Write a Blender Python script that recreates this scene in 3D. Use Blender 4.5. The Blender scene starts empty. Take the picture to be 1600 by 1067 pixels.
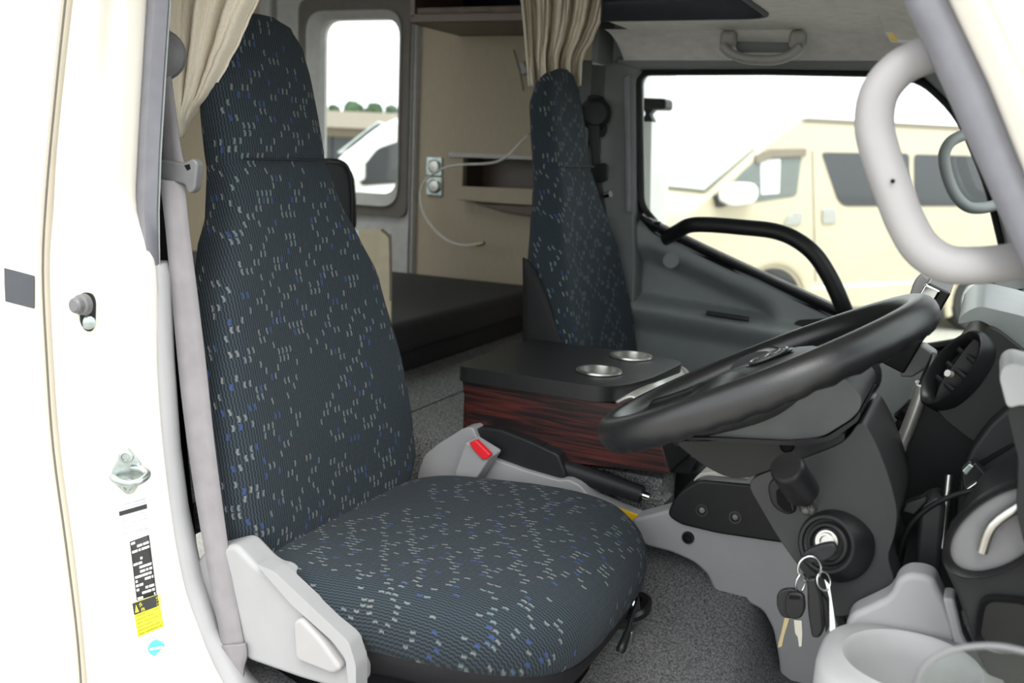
import bpy, bmesh, math, random
from mathutils import Vector, Matrix
random.seed(7)
S = bpy.context.scene
COL = S.collection
R = math.radians

# ------------------------------------------------------------------ camera, world, light, exposure
F_PX, YAW, PITCH, ROLL = 1556.0, R(25), R(10.8), R(2.5)
CAM = Vector((1.043, -1.0, 1.02))
FW = Vector((-math.sin(YAW)*math.cos(PITCH), math.cos(YAW)*math.cos(PITCH), -math.sin(PITCH)))
_r0 = Vector((math.cos(YAW), math.sin(YAW), 0)); _u0 = _r0.cross(FW)
RI = _r0*math.cos(ROLL) + _u0*math.sin(ROLL); UP = RI.cross(FW)
cd = bpy.data.cameras.new('camera'); cam = bpy.data.objects.new('camera', cd); COL.objects.link(cam)
cd.sensor_width = 36; cd.lens = F_PX/1600*36; cd.clip_start = .02; cd.clip_end = 300
cd.dof.use_dof = True; cd.dof.focus_distance = 1.62; cd.dof.aperture_fstop = 4.5
cam.matrix_world = Matrix(((RI.x, UP.x, -FW.x, CAM.x), (RI.y, UP.y, -FW.y, CAM.y), (RI.z, UP.z, -FW.z, CAM.z), (0, 0, 0, 1)))
S.camera = cam
w = bpy.data.worlds.new('overcast_sky'); S.world = w; w.use_nodes = True
bg = w.node_tree.nodes['Background']; bg.inputs[0].default_value = (.94, .975, 1, 1); bg.inputs[1].default_value = 1.0
sd = bpy.data.lights.new('veiled_sun', 'SUN'); sd.energy = 1.2; sd.angle = R(40); sd.color = (1, .97, .92)
sun = bpy.data.objects.new('veiled_sun', sd); COL.objects.link(sun)
sun.rotation_euler = Vector((-.35, .55, -.9)).to_track_quat('-Z', 'Y').to_euler()
vs = S.view_settings; vs.view_transform = 'Standard'; vs.look = 'None'; vs.gamma = 1; vs.use_curve_mapping = False; vs.exposure = 1.35

def at(px, py, Y=None, X=None, Z=None, D=None):
    d = FW + RI*((px-800)/F_PX) - UP*((py-533.5)/F_PX)
    if Y is not None: t = (Y-CAM.y)/d.y
    elif X is not None: t = (X-CAM.x)/d.x
    elif Z is not None: t = (Z-CAM.z)/d.z
    else: t = D
    return CAM + d*t

# ------------------------------------------------------------------ node helpers and materials
class NT:
    def __init__(s, m): s.nt = m.node_tree; s.b = s.nt.nodes['Principled BSDF']
    def n(s, typ, ins=(), **kw):
        x = s.nt.nodes.new('ShaderNode'+typ)
        for k, v in kw.items(): setattr(x, k, v)
        for i, v in enumerate(ins) if not isinstance(ins, dict) else ins.items():
            if v is None: continue
            if isinstance(v, bpy.types.NodeSocket): s.nt.links.new(v, x.inputs[i])
            else: x.inputs[i].default_value = v
        return x
    def m(s, op, a, b=None, c=None): return s.n('Math', (a, b, c), operation=op).outputs[0]
    def mix(s, f, a, b):
        x = s.n('Mix', data_type='RGBA')
        for i, v in ((0, f), (6, a), (7, b)):
            if isinstance(v, bpy.types.NodeSocket): s.nt.links.new(v, x.inputs[i])
            else: x.inputs[i].default_value = v if i == 0 or len(v) == 4 else (*v, 1)
        return x.outputs[2]
    def ramp(s, f, stops):
        x = s.n('ValToRGB', (f,)); e = x.color_ramp.elements
        while len(e) < len(stops): e.new(.5)
        for el, (p, c) in zip(e, stops): el.position = p; el.color = (*c, 1)
        return x.outputs[0]
    def set(s, k, v):
        i = s.b.inputs[k]
        if isinstance(v, bpy.types.NodeSocket): s.nt.links.new(v, i)
        else: i.default_value = v
    def bump(s, h, strength, dist=.001):
        x = s.n('Bump', {'Height': h, 'Strength': strength, 'Distance': dist}); s.set('Normal', x.outputs[0])
M = {}
def mat(name, col, rough=.5, metal=0, spec=.5, var=.08, bump=None, nscale=30, coat=0):
    m = bpy.data.materials.new(name); m.use_nodes = True; t = NT(m); M[name] = m
    co = t.n('TexCoord').outputs['Object']
    nz = t.n('TexNoise', {'Vector': co, 'Scale': nscale, 'Detail': 3}).outputs[0]
    c1 = tuple(max(0, c*(1-var)) for c in col); c2 = tuple(min(1, c*(1+var)) for c in col)
    t.set('Base Color', t.ramp(nz, ((.3, c1), (.7, c2))))
    t.set('Roughness', rough); t.set('Metallic', metal); t.set('Specular IOR Level', spec)
    if coat: t.set('Coat Weight', coat); t.set('Coat Roughness', .08)
    if bump:
        h = t.n('TexNoise', {'Vector': co, 'Scale': bump[0], 'Detail': 2}).outputs[0]; t.bump(h, bump[1], .0015)
    return m
mat('cream_paint', (.84, .80, .71), .28, coat=.5, var=.01)
mat('white_paint', (.8, .8, .78), .3, coat=.4, var=.01)
mat('stripe_dark', (.05, .055, .065), .5)
mat('seal_grey', (.19, .19, .215), .55, bump=(400, .1))
mat('seal_ribbed', (.3, .33, .33), .7, bump=(600, .3))
mat('trim_light', (.31, .31, .315), .55, bump=(900, .08), var=.02)
mat('trim_warm', (.33, .318, .32), .5, bump=(900, .08), var=.02)
mat('trim_mid', (.3, .3, .305), .55, bump=(900, .08), var=.03)
mat('tongue_grey', (.14, .14, .145), .45)
mat('grip_grey', (.3, .29, .275), .6)
mat('door_grey', (.215, .235, .235), .55, bump=(900, .12), var=.03)
mat('pillar_grey', (.14, .15, .148), .6, bump=(900, .1), var=.03)
mat('headliner', (.68, .645, .61), .95, bump=(700, .2))
mat('black_plastic', (.009, .009, .010), .42, spec=.3, bump=(1200, .12), var=.1)
mat('black_satin', (.010, .010, .011), .33, spec=.35, bump=(1500, .06), var=.1)
mat('lid_black', (.012, .012, .0125), .4, spec=.45, bump=(300, .1))
mat('emblem_grey', (.05, .05, .05), .25, spec=.6)
mat('shroud_sky_sheen', (.055, .06, .061), .42, spec=.5, bump=(1200, .1))  # lighter than the column plastic, imitates the sky reflected on top
mat('column_grey', (.025, .026, .0275), .45, spec=.4, bump=(1200, .1))
mat('dash_top_glare', (.13, .145, .145), .35, spec=.8)  # base colour raised to carry the glare from the windscreen
mat('charcoal', (.014, .0145, .016), .5, spec=.3, bump=(1200, .12))
mat('grey_plastic', (.02, .0215, .023), .45, spec=.4, bump=(1200, .1))
mat('wheel_leather', (.012, .012, .013), .3, spec=.6, bump=(700, .25))
mat('rubber', (.008, .008, .009), .6, spec=.3)
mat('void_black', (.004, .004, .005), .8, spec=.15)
mat('bunk_dark', (.03, .035, .045), .8)
mat('sofa_black', (.028, .026, .027), .8, bump=(900, .3))
mat('skirt_dark', (.014, .013, .015), .6, spec=.3, bump=(900, .2))
mat('steel', (.5, .49, .46), .32, 1)
mat('zinc', (.42, .47, .46), .3, .9, var=.25, nscale=60)
mat('chrome', (.6, .6, .6), .12, 1)
mat('silver_trim', (.6, .58, .55), .35, .6)
mat('brass_key', (.40, .34, .2), .35, .9)
mat('belt_web', (.22, .207, .216), .8, bump=(1800, .35))
mat('red_button', (.75, .02, .03), .35)
mat('yellow_print', (.85, .78, .02), .5)
mat('orange_label', (.85, .5, .01), .5)
mat('ink_black', (.02, .02, .02), .6)
mat('paper_white', (.8, .8, .82), .6, var=.02)
mat('ink_grey', (.35, .37, .45), .6)
mat('ink_red', (.7, .1, .05), .6)
mat('teal_ink', (.1, .62, .58), .5)
mat('birch', (.6, .52, .36), .5)
mat('brown_wood', (.10, .062, .048), .4)
mat('alu', (.55, .54, .53), .4, .3)
mat('door_frame_grey', (.42, .40, .39), .5)
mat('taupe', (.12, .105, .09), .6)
mat('cord_white', (.6, .58, .54), .5)
mat('van_beige', (.56, .49, .36), .3, coat=.4, var=.01)
mat('van_glass', (.05, .052, .058), .1, spec=.35)
mat('van_glass_light', (.16, .18, .17), .1, spec=.4)
mat('van_screen_glare', (.45, .49, .49), .1, spec=.5)  # glass colour paled to stand for a white sky reflection
mat('tyre', (.03, .03, .03), .8)
mat('alloy', (.7, .7, .7), .3, .7)
mat('roof_tan', (.22, .185, .14), .8)
mat('render_tan', (.27, .225, .17), .8)
mat('leaf', (.05, .09, .04), .8, var=.5, nscale=2)
mat('tag_blue', (.45, .55, .8), .4)

def two(name, c1, c2, scale, stretch, rough, bumpv=0, detail=6, dist=0, lo=.35, hi=.65, axis=None):
    m = bpy.data.materials.new(name); m.use_nodes = True; t = NT(m); M[name] = m
    co = t.n('TexCoord').outputs['Object']
    mp = t.n('Mapping', {'Vector': co, 'Scale': stretch}).outputs[0]
    nz = t.n('TexNoise', {'Vector': mp, 'Scale': scale, 'Detail': detail, 'Distortion': dist}).outputs[0]
    t.set('Base Color', t.ramp(nz, ((lo, c1), (hi, c2)))); t.set('Roughness', rough)
    if bumpv: t.bump(nz, bumpv, .003)
    return m
two('carpet', (.035, .035, .037), (.42, .42, .42), 330, (1, 1, 1), .95, .9, 4)
two('footwell_carpet', (.05, .05, .052), (.21, .21, .215), 260, (1, 1, 1), .95, .9, 5, lo=.3, hi=.7)
two('rosewood', (.010, .006, .006), (.085, .018, .014), 16, (.3, 1, 7), .32, 0, 8, 1.2, .42, .66)
two('tan_wall', (.35, .285, .205), (.385, .315, .232), 60, (4, 4, .3), .6, 0)
two('ground', (.34, .33, .30), (.55, .53, .47), 60, (1, 1, 1), .95, .3, 8)
two('curtain_cloth', (.68, .61, .49), (.76, .69, .57), 500, (1, 1, .15), .9, .25, 3)
two('bunk_wood', (.05, .03, .022), (.11, .06, .045), 20, (1, 1, 8), .5, 0)

def fabric(name, k=1.12):
    m = bpy.data.materials.new(name); m.use_nodes = True; t = NT(m); M[name] = m
    uv = t.n('UVMap'); uv.uv_map = 'UVMap'; sx = t.n('SeparateXYZ', (uv.outputs[0],)); u, v = sx.outputs[0], sx.outputs[1]
    rib = .0056; cw, ch = rib*2, .0125
    wob = t.m('MULTIPLY', t.m('SINE', t.m('MULTIPLY', v, 2*math.pi/.011)), .0007)
    uw = t.m('ADD', u, wob)
    ribs = t.m('SINE', t.m('MULTIPLY', uw, 2*math.pi/rib))
    i = t.m('FLOOR', t.m('DIVIDE', u, cw)); j = t.m('FLOOR', t.m('DIVIDE', v, ch))
    cu = t.m('MULTIPLY', i, cw); cv = t.m('MULTIPLY', j, ch)
    cell = t.n('CombineXYZ', (cu, cv, 0.)).outputs[0]
    wn = t.n('TexWhiteNoise', {'Vector': cell}, noise_dimensions='3D').outputs[0]
    n1 = t.n('TexNoise', {'Vector': cell, 'Scale': 9., 'Detail': 1.}).outputs[0]
    n2 = t.n('TexNoise', {'Vector': t.n('Mapping', {'Vector': cell, 'Location': (3, 5, 1)}).outputs[0], 'Scale': 8., 'Detail': 1.}).outputs[0]
    n3 = t.n('TexNoise', {'Vector': t.n('Mapping', {'Vector': cell, 'Location': (9, 2, 4)}).outputs[0], 'Scale': 8., 'Detail': 1.}).outputs[0]
    def fam(sgn, nz, pu, pv, th):
        f = t.m('ADD', t.m('ADD', t.m('DIVIDE', cu, pu), t.m('MULTIPLY', t.m('DIVIDE', cv, pv), sgn)), t.m('MULTIPLY', nz, .9))
        return t.m('LESS_THAN', t.m('ABSOLUTE', t.m('SUBTRACT', t.m('FRACT', t.m('ADD', f, 50.)), .5)), th)
    on = t.m('MAXIMUM', fam(1., n1, .088, .060, .088), fam(-1., n2, .098, .055, .082))
    on = t.m('MULTIPLY', on, t.m('GREATER_THAN', n3, .42))
    on = t.m('MULTIPLY', on, t.m('GREATER_THAN', wn, .04))
    fu = t.m('FRACT', t.m('DIVIDE', uw, cw)); fv = t.m('FRACT', t.m('DIVIDE', v, ch))
    sh = t.m('MULTIPLY', t.m('LESS_THAN', t.m('ABSOLUTE', t.m('SUBTRACT', fu, .4)), .17), t.m('LESS_THAN', t.m('ABSOLUTE', t.m('SUBTRACT', fv, .5)), .41))
    msk = t.m('MULTIPLY', on, sh)
    base = t.mix(t.m('MULTIPLY_ADD', ribs, .5, .5), (.010*k, .0145*k, .019*k), (.034*k, .046*k, .056*k))
    dc = t.ramp(wn, ((0, (.03*k, .055*k, .17*k)), (.2, (.03*k, .055*k, .17*k)), (.23, (.10*k, .14*k, .15*k)), (.6, (.15*k, .15*k, .145*k)), (1, (.11*k, .13*k, .14*k))))
    t.set('Base Color', t.mix(msk, base, dc)); t.set('Roughness', .85); t.set('Sheen Weight', .04); t.set('Specular IOR Level', .2)
    t.bump(ribs, .5, .0012)
fabric('seat_fabric')

m = bpy.data.materials.new('window_glass'); m.use_nodes = True; nt = m.node_tree; nt.nodes.clear(); M['window_glass'] = m
o_ = nt.nodes.new('ShaderNodeOutputMaterial'); tr = nt.nodes.new('ShaderNodeBsdfTransparent'); gl = nt.nodes.new('ShaderNodeBsdfGlossy'); mx = nt.nodes.new('ShaderNodeMixShader'); lw = nt.nodes.new('ShaderNodeFresnel')
tr.inputs[0].default_value = (.93, .96, .94, 1); gl.inputs['Roughness'].default_value = .02; lw.inputs[0].default_value = 1.3
nt.links.new(lw.outputs[0], mx.inputs[0]); nt.links.new(tr.outputs[0], mx.inputs[1]); nt.links.new(gl.outputs[0], mx.inputs[2]); nt.links.new(mx.outputs[0], o_.inputs[0])

# ------------------------------------------------------------------ geometry helpers
def thing(name, label, cat, loc=(0, 0, 0), group=None):
    o = bpy.data.objects.new(name, None); COL.objects.link(o); o.location = loc; o.empty_display_size = .05
    o['label'] = label; o['category'] = cat
    if group: o['group'] = group
    return o
def tag(o, label, cat, group=None):
    o['label'] = label; o['category'] = cat
    if group: o['group'] = group
    return o
def struct(o, label=None):
    o['kind'] = 'structure'
    if label: o['label'] = label
    return o
def root_of(p):
    v = Vector(p.location); q = p
    return v
def mk(name, verts, faces, mt, parent=None, smooth=True, bev=0, seg=3, sub=0, uv=None, solid=0, ang=40, label=None):
    me = bpy.data.meshes.new(name); me.from_pydata([tuple(v) for v in verts], [], faces)
    bm = bmesh.new(); bm.from_mesh(me); bmesh.ops.recalc_face_normals(bm, faces=bm.faces); bm.to_mesh(me); bm.free()
    me.materials.append(M[mt] if isinstance(mt, str) else mt)
    if uv:
        l = me.uv_layers.new(name='UVMap')
        for lp in me.loops: l.data[lp.index].uv = uv[lp.vertex_index]
    for p in me.polygons: p.use_smooth = smooth
    if smooth and not bev and not sub: me.set_sharp_from_angle(angle=R(ang))
    o = bpy.data.objects.new(name, me); COL.objects.link(o)
    if solid:
        md = o.modifiers.new('solid', 'SOLIDIFY'); md.thickness = solid; md.offset = 0
    if bev:
        md = o.modifiers.new('bevel', 'BEVEL'); md.width = bev; md.segments = seg; md.limit_method = 'ANGLE'; md.angle_limit = R(35); md.harden_normals = True; md.use_clamp_overlap = True
    if sub:
        md = o.modifiers.new('sub', 'SUBSURF'); md.levels = sub; md.render_levels = sub
    if parent:
        o.parent = parent
        # the parent chain only holds translations
        o.matrix_parent_inverse = Matrix.Translation(-parent.location) if parent.type == 'EMPTY' else Matrix()
    if label: o['label'] = label
    return o
def box(name, lo, hi, mt, parent=None, bev=.004, seg=2, rot=None, label=None):
    lo, hi = Vector(lo), Vector(hi); c = (lo+hi)/2; h = (hi-lo)/2
    vs_ = [Vector((x, y, z)) for x in (-1, 1) for y in (-1, 1) for z in (-1, 1)]
    vs_ = [Vector((v.x*h.x, v.y*h.y, v.z*h.z)) for v in vs_]
    if rot is not None: vs_ = [rot @ v for v in vs_]
    f = [(0, 1, 3, 2), (4, 6, 7, 5), (0, 4, 5, 1), (2, 3, 7, 6), (0, 2, 6, 4), (1, 5, 7, 3)]
    return mk(name, [c+v for v in vs_], f, mt, parent, bev=bev, seg=seg, smooth=bev > 0, label=label)
def crom(pts, n=6, closed=False):
    pts = [Vector(p) for p in pts]; out = []; N = len(pts)
    rng = range(N) if closed else range(N-1)
    for i in rng:
        if closed: a, b, c, d = pts[i-1], pts[i], pts[(i+1) % N], pts[(i+2) % N]
        else: a, b, c, d = pts[max(i-1, 0)], pts[i], pts[i+1], pts[min(i+2, N-1)]
        for k in range(n):
            t = k/n
            out.append(.5*((2*b)+(c-a)*t+(2*a-5*b+4*c-d)*t*t+(3*b-a-3*c+d)*t**3))
    if not closed: out.append(pts[-1])
    return out
def fillet(pts, r, n=5):
    pts = [Vector(p) for p in pts]; out = []; N = len(pts)
    for i in range(N):
        p, a, b = pts[i], pts[i-1], pts[(i+1) % N]
        rr = r[i] if isinstance(r, (list, tuple)) else r
        da, db = (a-p), (b-p); k = min(rr, da.length*.48, db.length*.48)
        if k <= 0: out.append(p); continue
        q0, q1 = p+da.normalized()*k, p+db.normalized()*k
        for s in range(n+1):
            t = s/n; out.append((1-t)**2*q0+2*t*(1-t)*p+t*t*q1)
    return out
def prism(name, pts, vec, mt, parent=None, bev=.004, seg=3, label=None, smooth=True):
    n = len(pts); vec = Vector(vec); v = [Vector(p) for p in pts]; v += [p+vec for p in v]
    f = [tuple(range(n)), tuple(range(2*n-1, n-1, -1))] + [(i, (i+1) % n, n+(i+1) % n, n+i) for i in range(n)]
    return mk(name, v, f, mt, parent, bev=bev, seg=seg, smooth=smooth, label=label)
def pprism(name, px, Y, dy, mt, parent=None, bev=.004, r=0, seg=3, label=None, sm=0):
    """pixel outline on the plane Y (single value or one per point), pushed dy deeper"""
    pts = [at(p[0], p[1], Y=(p[2] if len(p) > 2 else Y)) for p in px]
    if sm: pts = crom(pts, sm, True)
    elif r: pts = fillet(pts, r)
    return prism(name, pts, (0, dy, 0), mt, parent, bev, seg, label)
def ringprism(name, outer, inner, vec, mt, parent=None, bev=0, label=None):
    """plate with a hole: outer and inner loops with the same count"""
    n = len(outer); vec = Vector(vec)
    v = list(outer)+list(inner); v += [p+vec for p in v]; f = []
    for i in range(n):
        j = (i+1) % n
        f += [(i, j, n+j, n+i), (2*n+i, 3*n+i, 3*n+j, 2*n+j), (i, 2*n+i, 2*n+j, j), (n+i, n+j, 3*n+j, 3*n+i)]
    return mk(name, v, f, mt, parent, bev=bev, label=label)
def loft(name, rings, mt, parent=None, caps=True, closed=True, uv=None, sub=0, label=None, ang=60, solid=0):
    n = len(rings[0]); v = [p for r_ in rings for p in r_]; f = []
    for k in range(len(rings)-1):
        for i in range(n if closed else n-1):
            j = (i+1) % n; f.append((k*n+i, k*n+j, (k+1)*n+j, (k+1)*n+i))
    if caps and closed: f += [tuple(range(n-1, -1, -1)), tuple((len(rings)-1)*n+i for i in range(n))]
    return mk(name, v, f, mt, parent, uv=uv, sub=sub, label=label, ang=ang, solid=solid)
def tube(name, pts, r, mt, parent=None, closed=False, n=12, ry=None, up=None, label=None, sm=0, prof=None, rfun=None):
    pts = [Vector(p) for p in pts]
    if sm: pts = crom(pts, sm, closed)
    N = len(pts); rings = []; nrm = None
    for i in range(N):
        if closed: t = pts[(i+1) % N]-pts[i-1]
        else: t = pts[min(i+1, N-1)]-pts[max(i-1, 0)]
        t.normalize()
        if up is not None: a = Vector(up)
        elif nrm is None: a = Vector((0, 0, 1)) if abs(t.z) < .9 else Vector((1, 0, 0))
        else: a = nrm
        a = (a-t*a.dot(t)).normalized(); nrm = a; b = t.cross(a); ring = []
        k = rfun(i/(N-1)) if rfun else 1
        for j in range(n):
            th = 2*math.pi*j/n
            if prof:
                c, s_ = math.cos(th), math.sin(th); c = math.copysign(abs(c)**prof, c); s_ = math.copysign(abs(s_)**prof, s_)
            else: c, s_ = math.cos(th), math.sin(th)
            ring.append(pts[i]+a*(c*r*k)+b*(s_*(ry or r)*k))
        rings.append(ring)
    if closed: rings.append(rings[0])
    n_ = len(rings[0]); v = [p for r_ in (rings[:-1] if closed else rings) for p in r_]; K = len(rings)-(1 if closed else 0); f = []
    for k in range(K if closed else K-1):
        k2 = (k+1) % K
        for i in range(n_):
            j = (i+1) % n_; f.append((k*n_+i, k*n_+j, k2*n_+j, k2*n_+i))
    if not closed: f += [tuple(range(n_-1, -1, -1)), tuple((K-1)*n_+i for i in range(n_))]
    return mk(name, v, f, mt, parent, label=label, ang=50)
def lathe(name, prof, c, axis, mt, parent=None, n=28, label=None, caps=True):
    axis = Vector(axis).normalized(); a = axis.orthogonal().normalized(); b = axis.cross(a); c = Vector(c)
    rings = [[c+axis*h+(a*math.cos(2*math.pi*i/n)+b*math.sin(2*math.pi*i/n))*max(r_, 1e-5) for i in range(n)] for r_, h in prof]
    return loft(name, rings, mt, parent, label=label, ang=35, caps=caps)
def grid(name, fn, nu, nv, mt, parent=None, uvf=None, solid=0, label=None, sub=0):
    v = []; uv = []; f = []
    for i in range(nu+1):
        for j in range(nv+1):
            v.append(fn(i/nu, j/nv))
            if uvf: uv.append(uvf(i/nu, j/nv))
    for i in range(nu):
        for j in range(nv):
            a = i*(nv+1)+j; f.append((a, a+1, a+nv+2, a+nv+1))
    return mk(name, v, f, mt, parent, uv=uv or None, solid=solid, label=label, sub=sub, ang=80)
def lerp(a, b, t): return a+(b-a)*t
def interp(tab, x):
    if x <= tab[0][0]: return tab[0][1]
    for (x0, y0), (x1, y1) in zip(tab, tab[1:]):
        if x <= x1:
            t = (x-x0)/(x1-x0); t = t*t*(3-2*t)*.5+t*.5; return y0+(y1-y0)*t
    return tab[-1][1]
def text(name, s, org, ux, uy, size, mt, parent=None, th=.0002):
    cu = bpy.data.curves.new(name, 'FONT'); cu.body = s; cu.size = size; cu.extrude = th
    o = bpy.data.objects.new(name, cu); COL.objects.link(o)
    me = bpy.data.meshes.new_from_object(o.evaluated_get(bpy.context.evaluated_depsgraph_get())); bpy.data.objects.remove(o)
    ux, uy = Vector(ux).normalized(), Vector(uy).normalized(); uz = ux.cross(uy); org = Vector(org)
    vs_ = [org+ux*v.co.x+uy*v.co.y+uz*v.co.z for v in me.vertices]; fs = [tuple(p.vertices) for p in me.polygons]
    return mk(name, vs_, fs, mt, parent, smooth=False)

# ------------------------------------------------------------------ structure: camper shell and cab
YW = 2.3            # inner face of the camper's far side wall
YD = 1.68           # inner face of the passenger door
ZF = .39            # walk-through floor
ground = mk('ground', [(-90, -60, -.78), (110, -60, -.78), (110, 150, -.78), (-90, 150, -.78)], [(0, 1, 2, 3)], 'ground', smooth=False)
struct(ground, 'pale gravel ground of the vehicle yard')

def rect_loop(p00, p10, p11, p01, r, n=6):
    return fillet([p00, p10, p11, p01], r, n)
# entry door in the far wall (window_1 sits in it)
dl, dr = at(432, 200, Y=YW).x, at(634, 200, Y=YW).x
wl, wr = at(499, 200, Y=YW).x, at(621, 200, Y=YW).x
wt, wb = at(560, 30, Y=YW).z, at(590, 303, Y=YW).z
zt = 1.78
door1 = thing('door_1', 'camper entry door with a tall rounded window behind the driver seat', 'door', ((dl+dr)/2, YW, ZF)); door1['kind'] = 'structure'; del door1['category']
def xz(x, z, y=YW): return Vector((x, y, z))
sl, sr, st, sb = at(468, 200, Y=YW).x, at(640, 200, Y=YW).x, at(560, -4, Y=YW).z, at(600, 338, Y=YW).z
win_in = rect_loop(xz(wl, wb), xz(wr, wb), xz(wr, wt), xz(wl, wt), .07)
mid = rect_loop(xz(wl-.05, wb-.045), xz(wr+.02, wb-.045), xz(wr+.02, wt+.03), xz(wl-.05, wt+.03), .08)
out = rect_loop(xz(sl, sb), xz(sr, sb), xz(sr, st), xz(sl, st), .05)
ringprism('window_surround', [p+Vector((0, -.01, 0)) for p in out], [p+Vector((0, -.01, 0)) for p in mid], (0, .05, 0), 'taupe', door1, label='dark taupe window surround')
ringprism('window_bezel', [p+Vector((0, -.022, 0)) for p in mid], [p+Vector((0, .0, 0)) for p in win_in], (0, .05, 0), 'door_frame_grey', door1, label='grey rounded window bezel')
prism('window_pane', [p+Vector((0, .03, 0)) for p in win_in], (0, .004, 0), 'window_glass', door1, bev=0)
big = rect_loop(xz(dl, ZF), xz(dr+.03, ZF), xz(dr+.03, zt), xz(dl, zt), .03)
ringprism('door_leaf', [p+Vector((0, .005, 0)) for p in big], [p+Vector((0, .005, 0)) for p in out], (0, .04, 0), 'door_frame_grey', door1)
lb = at(560, 360, Y=YW).z
box('lower_panel', (sl+.03, YW-.006, ZF+.03), (sr-.11, YW+.01, lb), 'white_paint', door1, bev=.006)
box('lower_groove', (sr-.1, YW-.008, ZF+.03), (sr-.075, YW+.01, lb), 'alu', door1, bev=.003)
# door jamb of aluminium sections
tr1 = thing('trim_1', 'aluminium door jamb beside the tan wall', 'trim', (dr, YW, ZF)); tr1['kind'] = 'structure'; del tr1['category']
xj = at(656, 200, Y=YW).x
for k in range(3):
    a = lerp(dr+.035, xj, k/3); b = lerp(dr+.035, xj, (k+1)/3)-.006
    box('jamb_section', (a, YW-.03+.008*(k % 2), ZF), (b, YW+.04, zt+.2), 'alu', tr1, bev=.004)
box('jamb_section', (dl-.07, YW-.03, ZF), (dl-.005, YW+.04, zt+.2), 'door_frame_grey', tr1, bev=.02)
box('jamb_section', (dl-.07, YW-.03, zt), (xj, YW+.04, zt+.2), 'alu', tr1, bev=.004)
# walls
wlft = thing('wall_left', 'tan panelled camper side wall', 'wall', (-.4, YW, ZF)); wlft['kind'] = 'structure'; del wlft['category']
# recessed wall niche behind the passenger seat
nx0, nx1 = at(722, 300, Y=YW).x, at(860, 300, Y=YW).x
nz0, nz1 = at(760, 296, Y=YW).z, at(760, 247, Y=YW).z
W0 = Vector((0, 0, 0))
op = [xz(xj, ZF-.1), xz(.02, ZF-.1), xz(.02, 2.05), xz(xj, 2.05)]; ip = [xz(nx0, nz0), xz(nx1, nz0), xz(nx1, nz1), xz(nx0, nz1)]
ringprism('wall_panel', op, ip, (0, .04, 0), 'tan_wall', wlft)
box('niche_back', (nx0-.02, YW+.16, nz0-.02), (nx1+.02, YW+.18, nz1+.02), 'brown_wood', wlft)
for a, b in (((nx0-.03, YW+.03, nz0-.03), (nx0, YW+.18, nz1+.03)), ((nx1, YW+.03, nz0-.03), (nx1+.03, YW+.18, nz1+.03)), ((nx0-.03, YW+.03, nz0-.03), (nx1+.03, YW+.18, nz0)), ((nx0-.03, YW+.03, nz1), (nx1+.03, YW+.18, nz1+.03))):
    box('niche_side', a, b, 'brown_wood', wlft, bev=.002)
box('rear_panel', (-2.7, YW, ZF-.1), (dl-.06, YW+.04, 2.05), 'tan_wall', wlft, bev=0)
struct(box('wall_rear', (-2.74, -.2, -.1), (-2.7, YW+.04, 2.1), 'tan_wall', bev=0), 'tan rear wall of the camper')
cl_ = thing('ceiling', 'camper roof with an added hatch to light the far wall', 'ceiling', (-.8, 1, 2.05)); cl_['kind'] = 'structure'; del cl_['category']
ringprism('roof_panel', [Vector((-2.74, -.2, 2.05)), Vector((1.15, -.2, 2.05)), Vector((1.15, YW+.04, 2.05)), Vector((-2.74, YW+.04, 2.05))], [Vector((-1.9, .6, 2.05)), Vector((-.7, .6, 2.05)), Vector((-.7, 1.7, 2.05)), Vector((-1.9, 1.7, 2.05))], (0, 0, .05), 'headliner', cl_)
prism('added_hatch_pane', [Vector((-1.9, .6, 2.07)), Vector((-.7, .6, 2.07)), Vector((-.7, 1.7, 2.07)), Vector((-1.9, 1.7, 2.07))], (0, 0, .005), 'window_glass', cl_, bev=0)  # unseen hatch, added to let daylight onto the tan wall
struct(box('floor_aisle', (-.16, .86, .05), (.52, YD+.02, ZF), 'carpet', bev=0), 'speckled carpet between the seats')
struct(box('floor', (-2.74, 0, ZF-.06), (-.155, YW+.04, ZF), 'carpet', bev=0), 'speckled dark grey carpet on the walk-through floor')
# outer skins round the cab
struct(box('wall_step', (0.01, YD-.02, -.2), (.05, YW+.04, 2.1), 'white_paint', bev=0), 'panel where the camper widens behind the passenger door')
struct(box('wall_front', (1.42, .02, -.3), (1.46, 1.78, .84), 'charcoal', bev=0), 'front bulkhead under the windscreen')
struct(box('wall_bunk', (1.1, .0, 1.42), (1.15, YW+.04, 2.1), 'bunk_wood', bev=0), 'front wall of the over-cab bunk')
struct(box('wall_bunk_far', (.05, YD+.1, 1.40), (1.15, YD+.15, 2.1), 'bunk_wood', bev=0), 'far side wall of the over-cab bunk')
struct(box('wall_bunk_near', (-.1, -.03, 1.42), (1.15, .02, 2.1), 'white_paint', bev=0), 'near side wall of the over-cab bunk')
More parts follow.
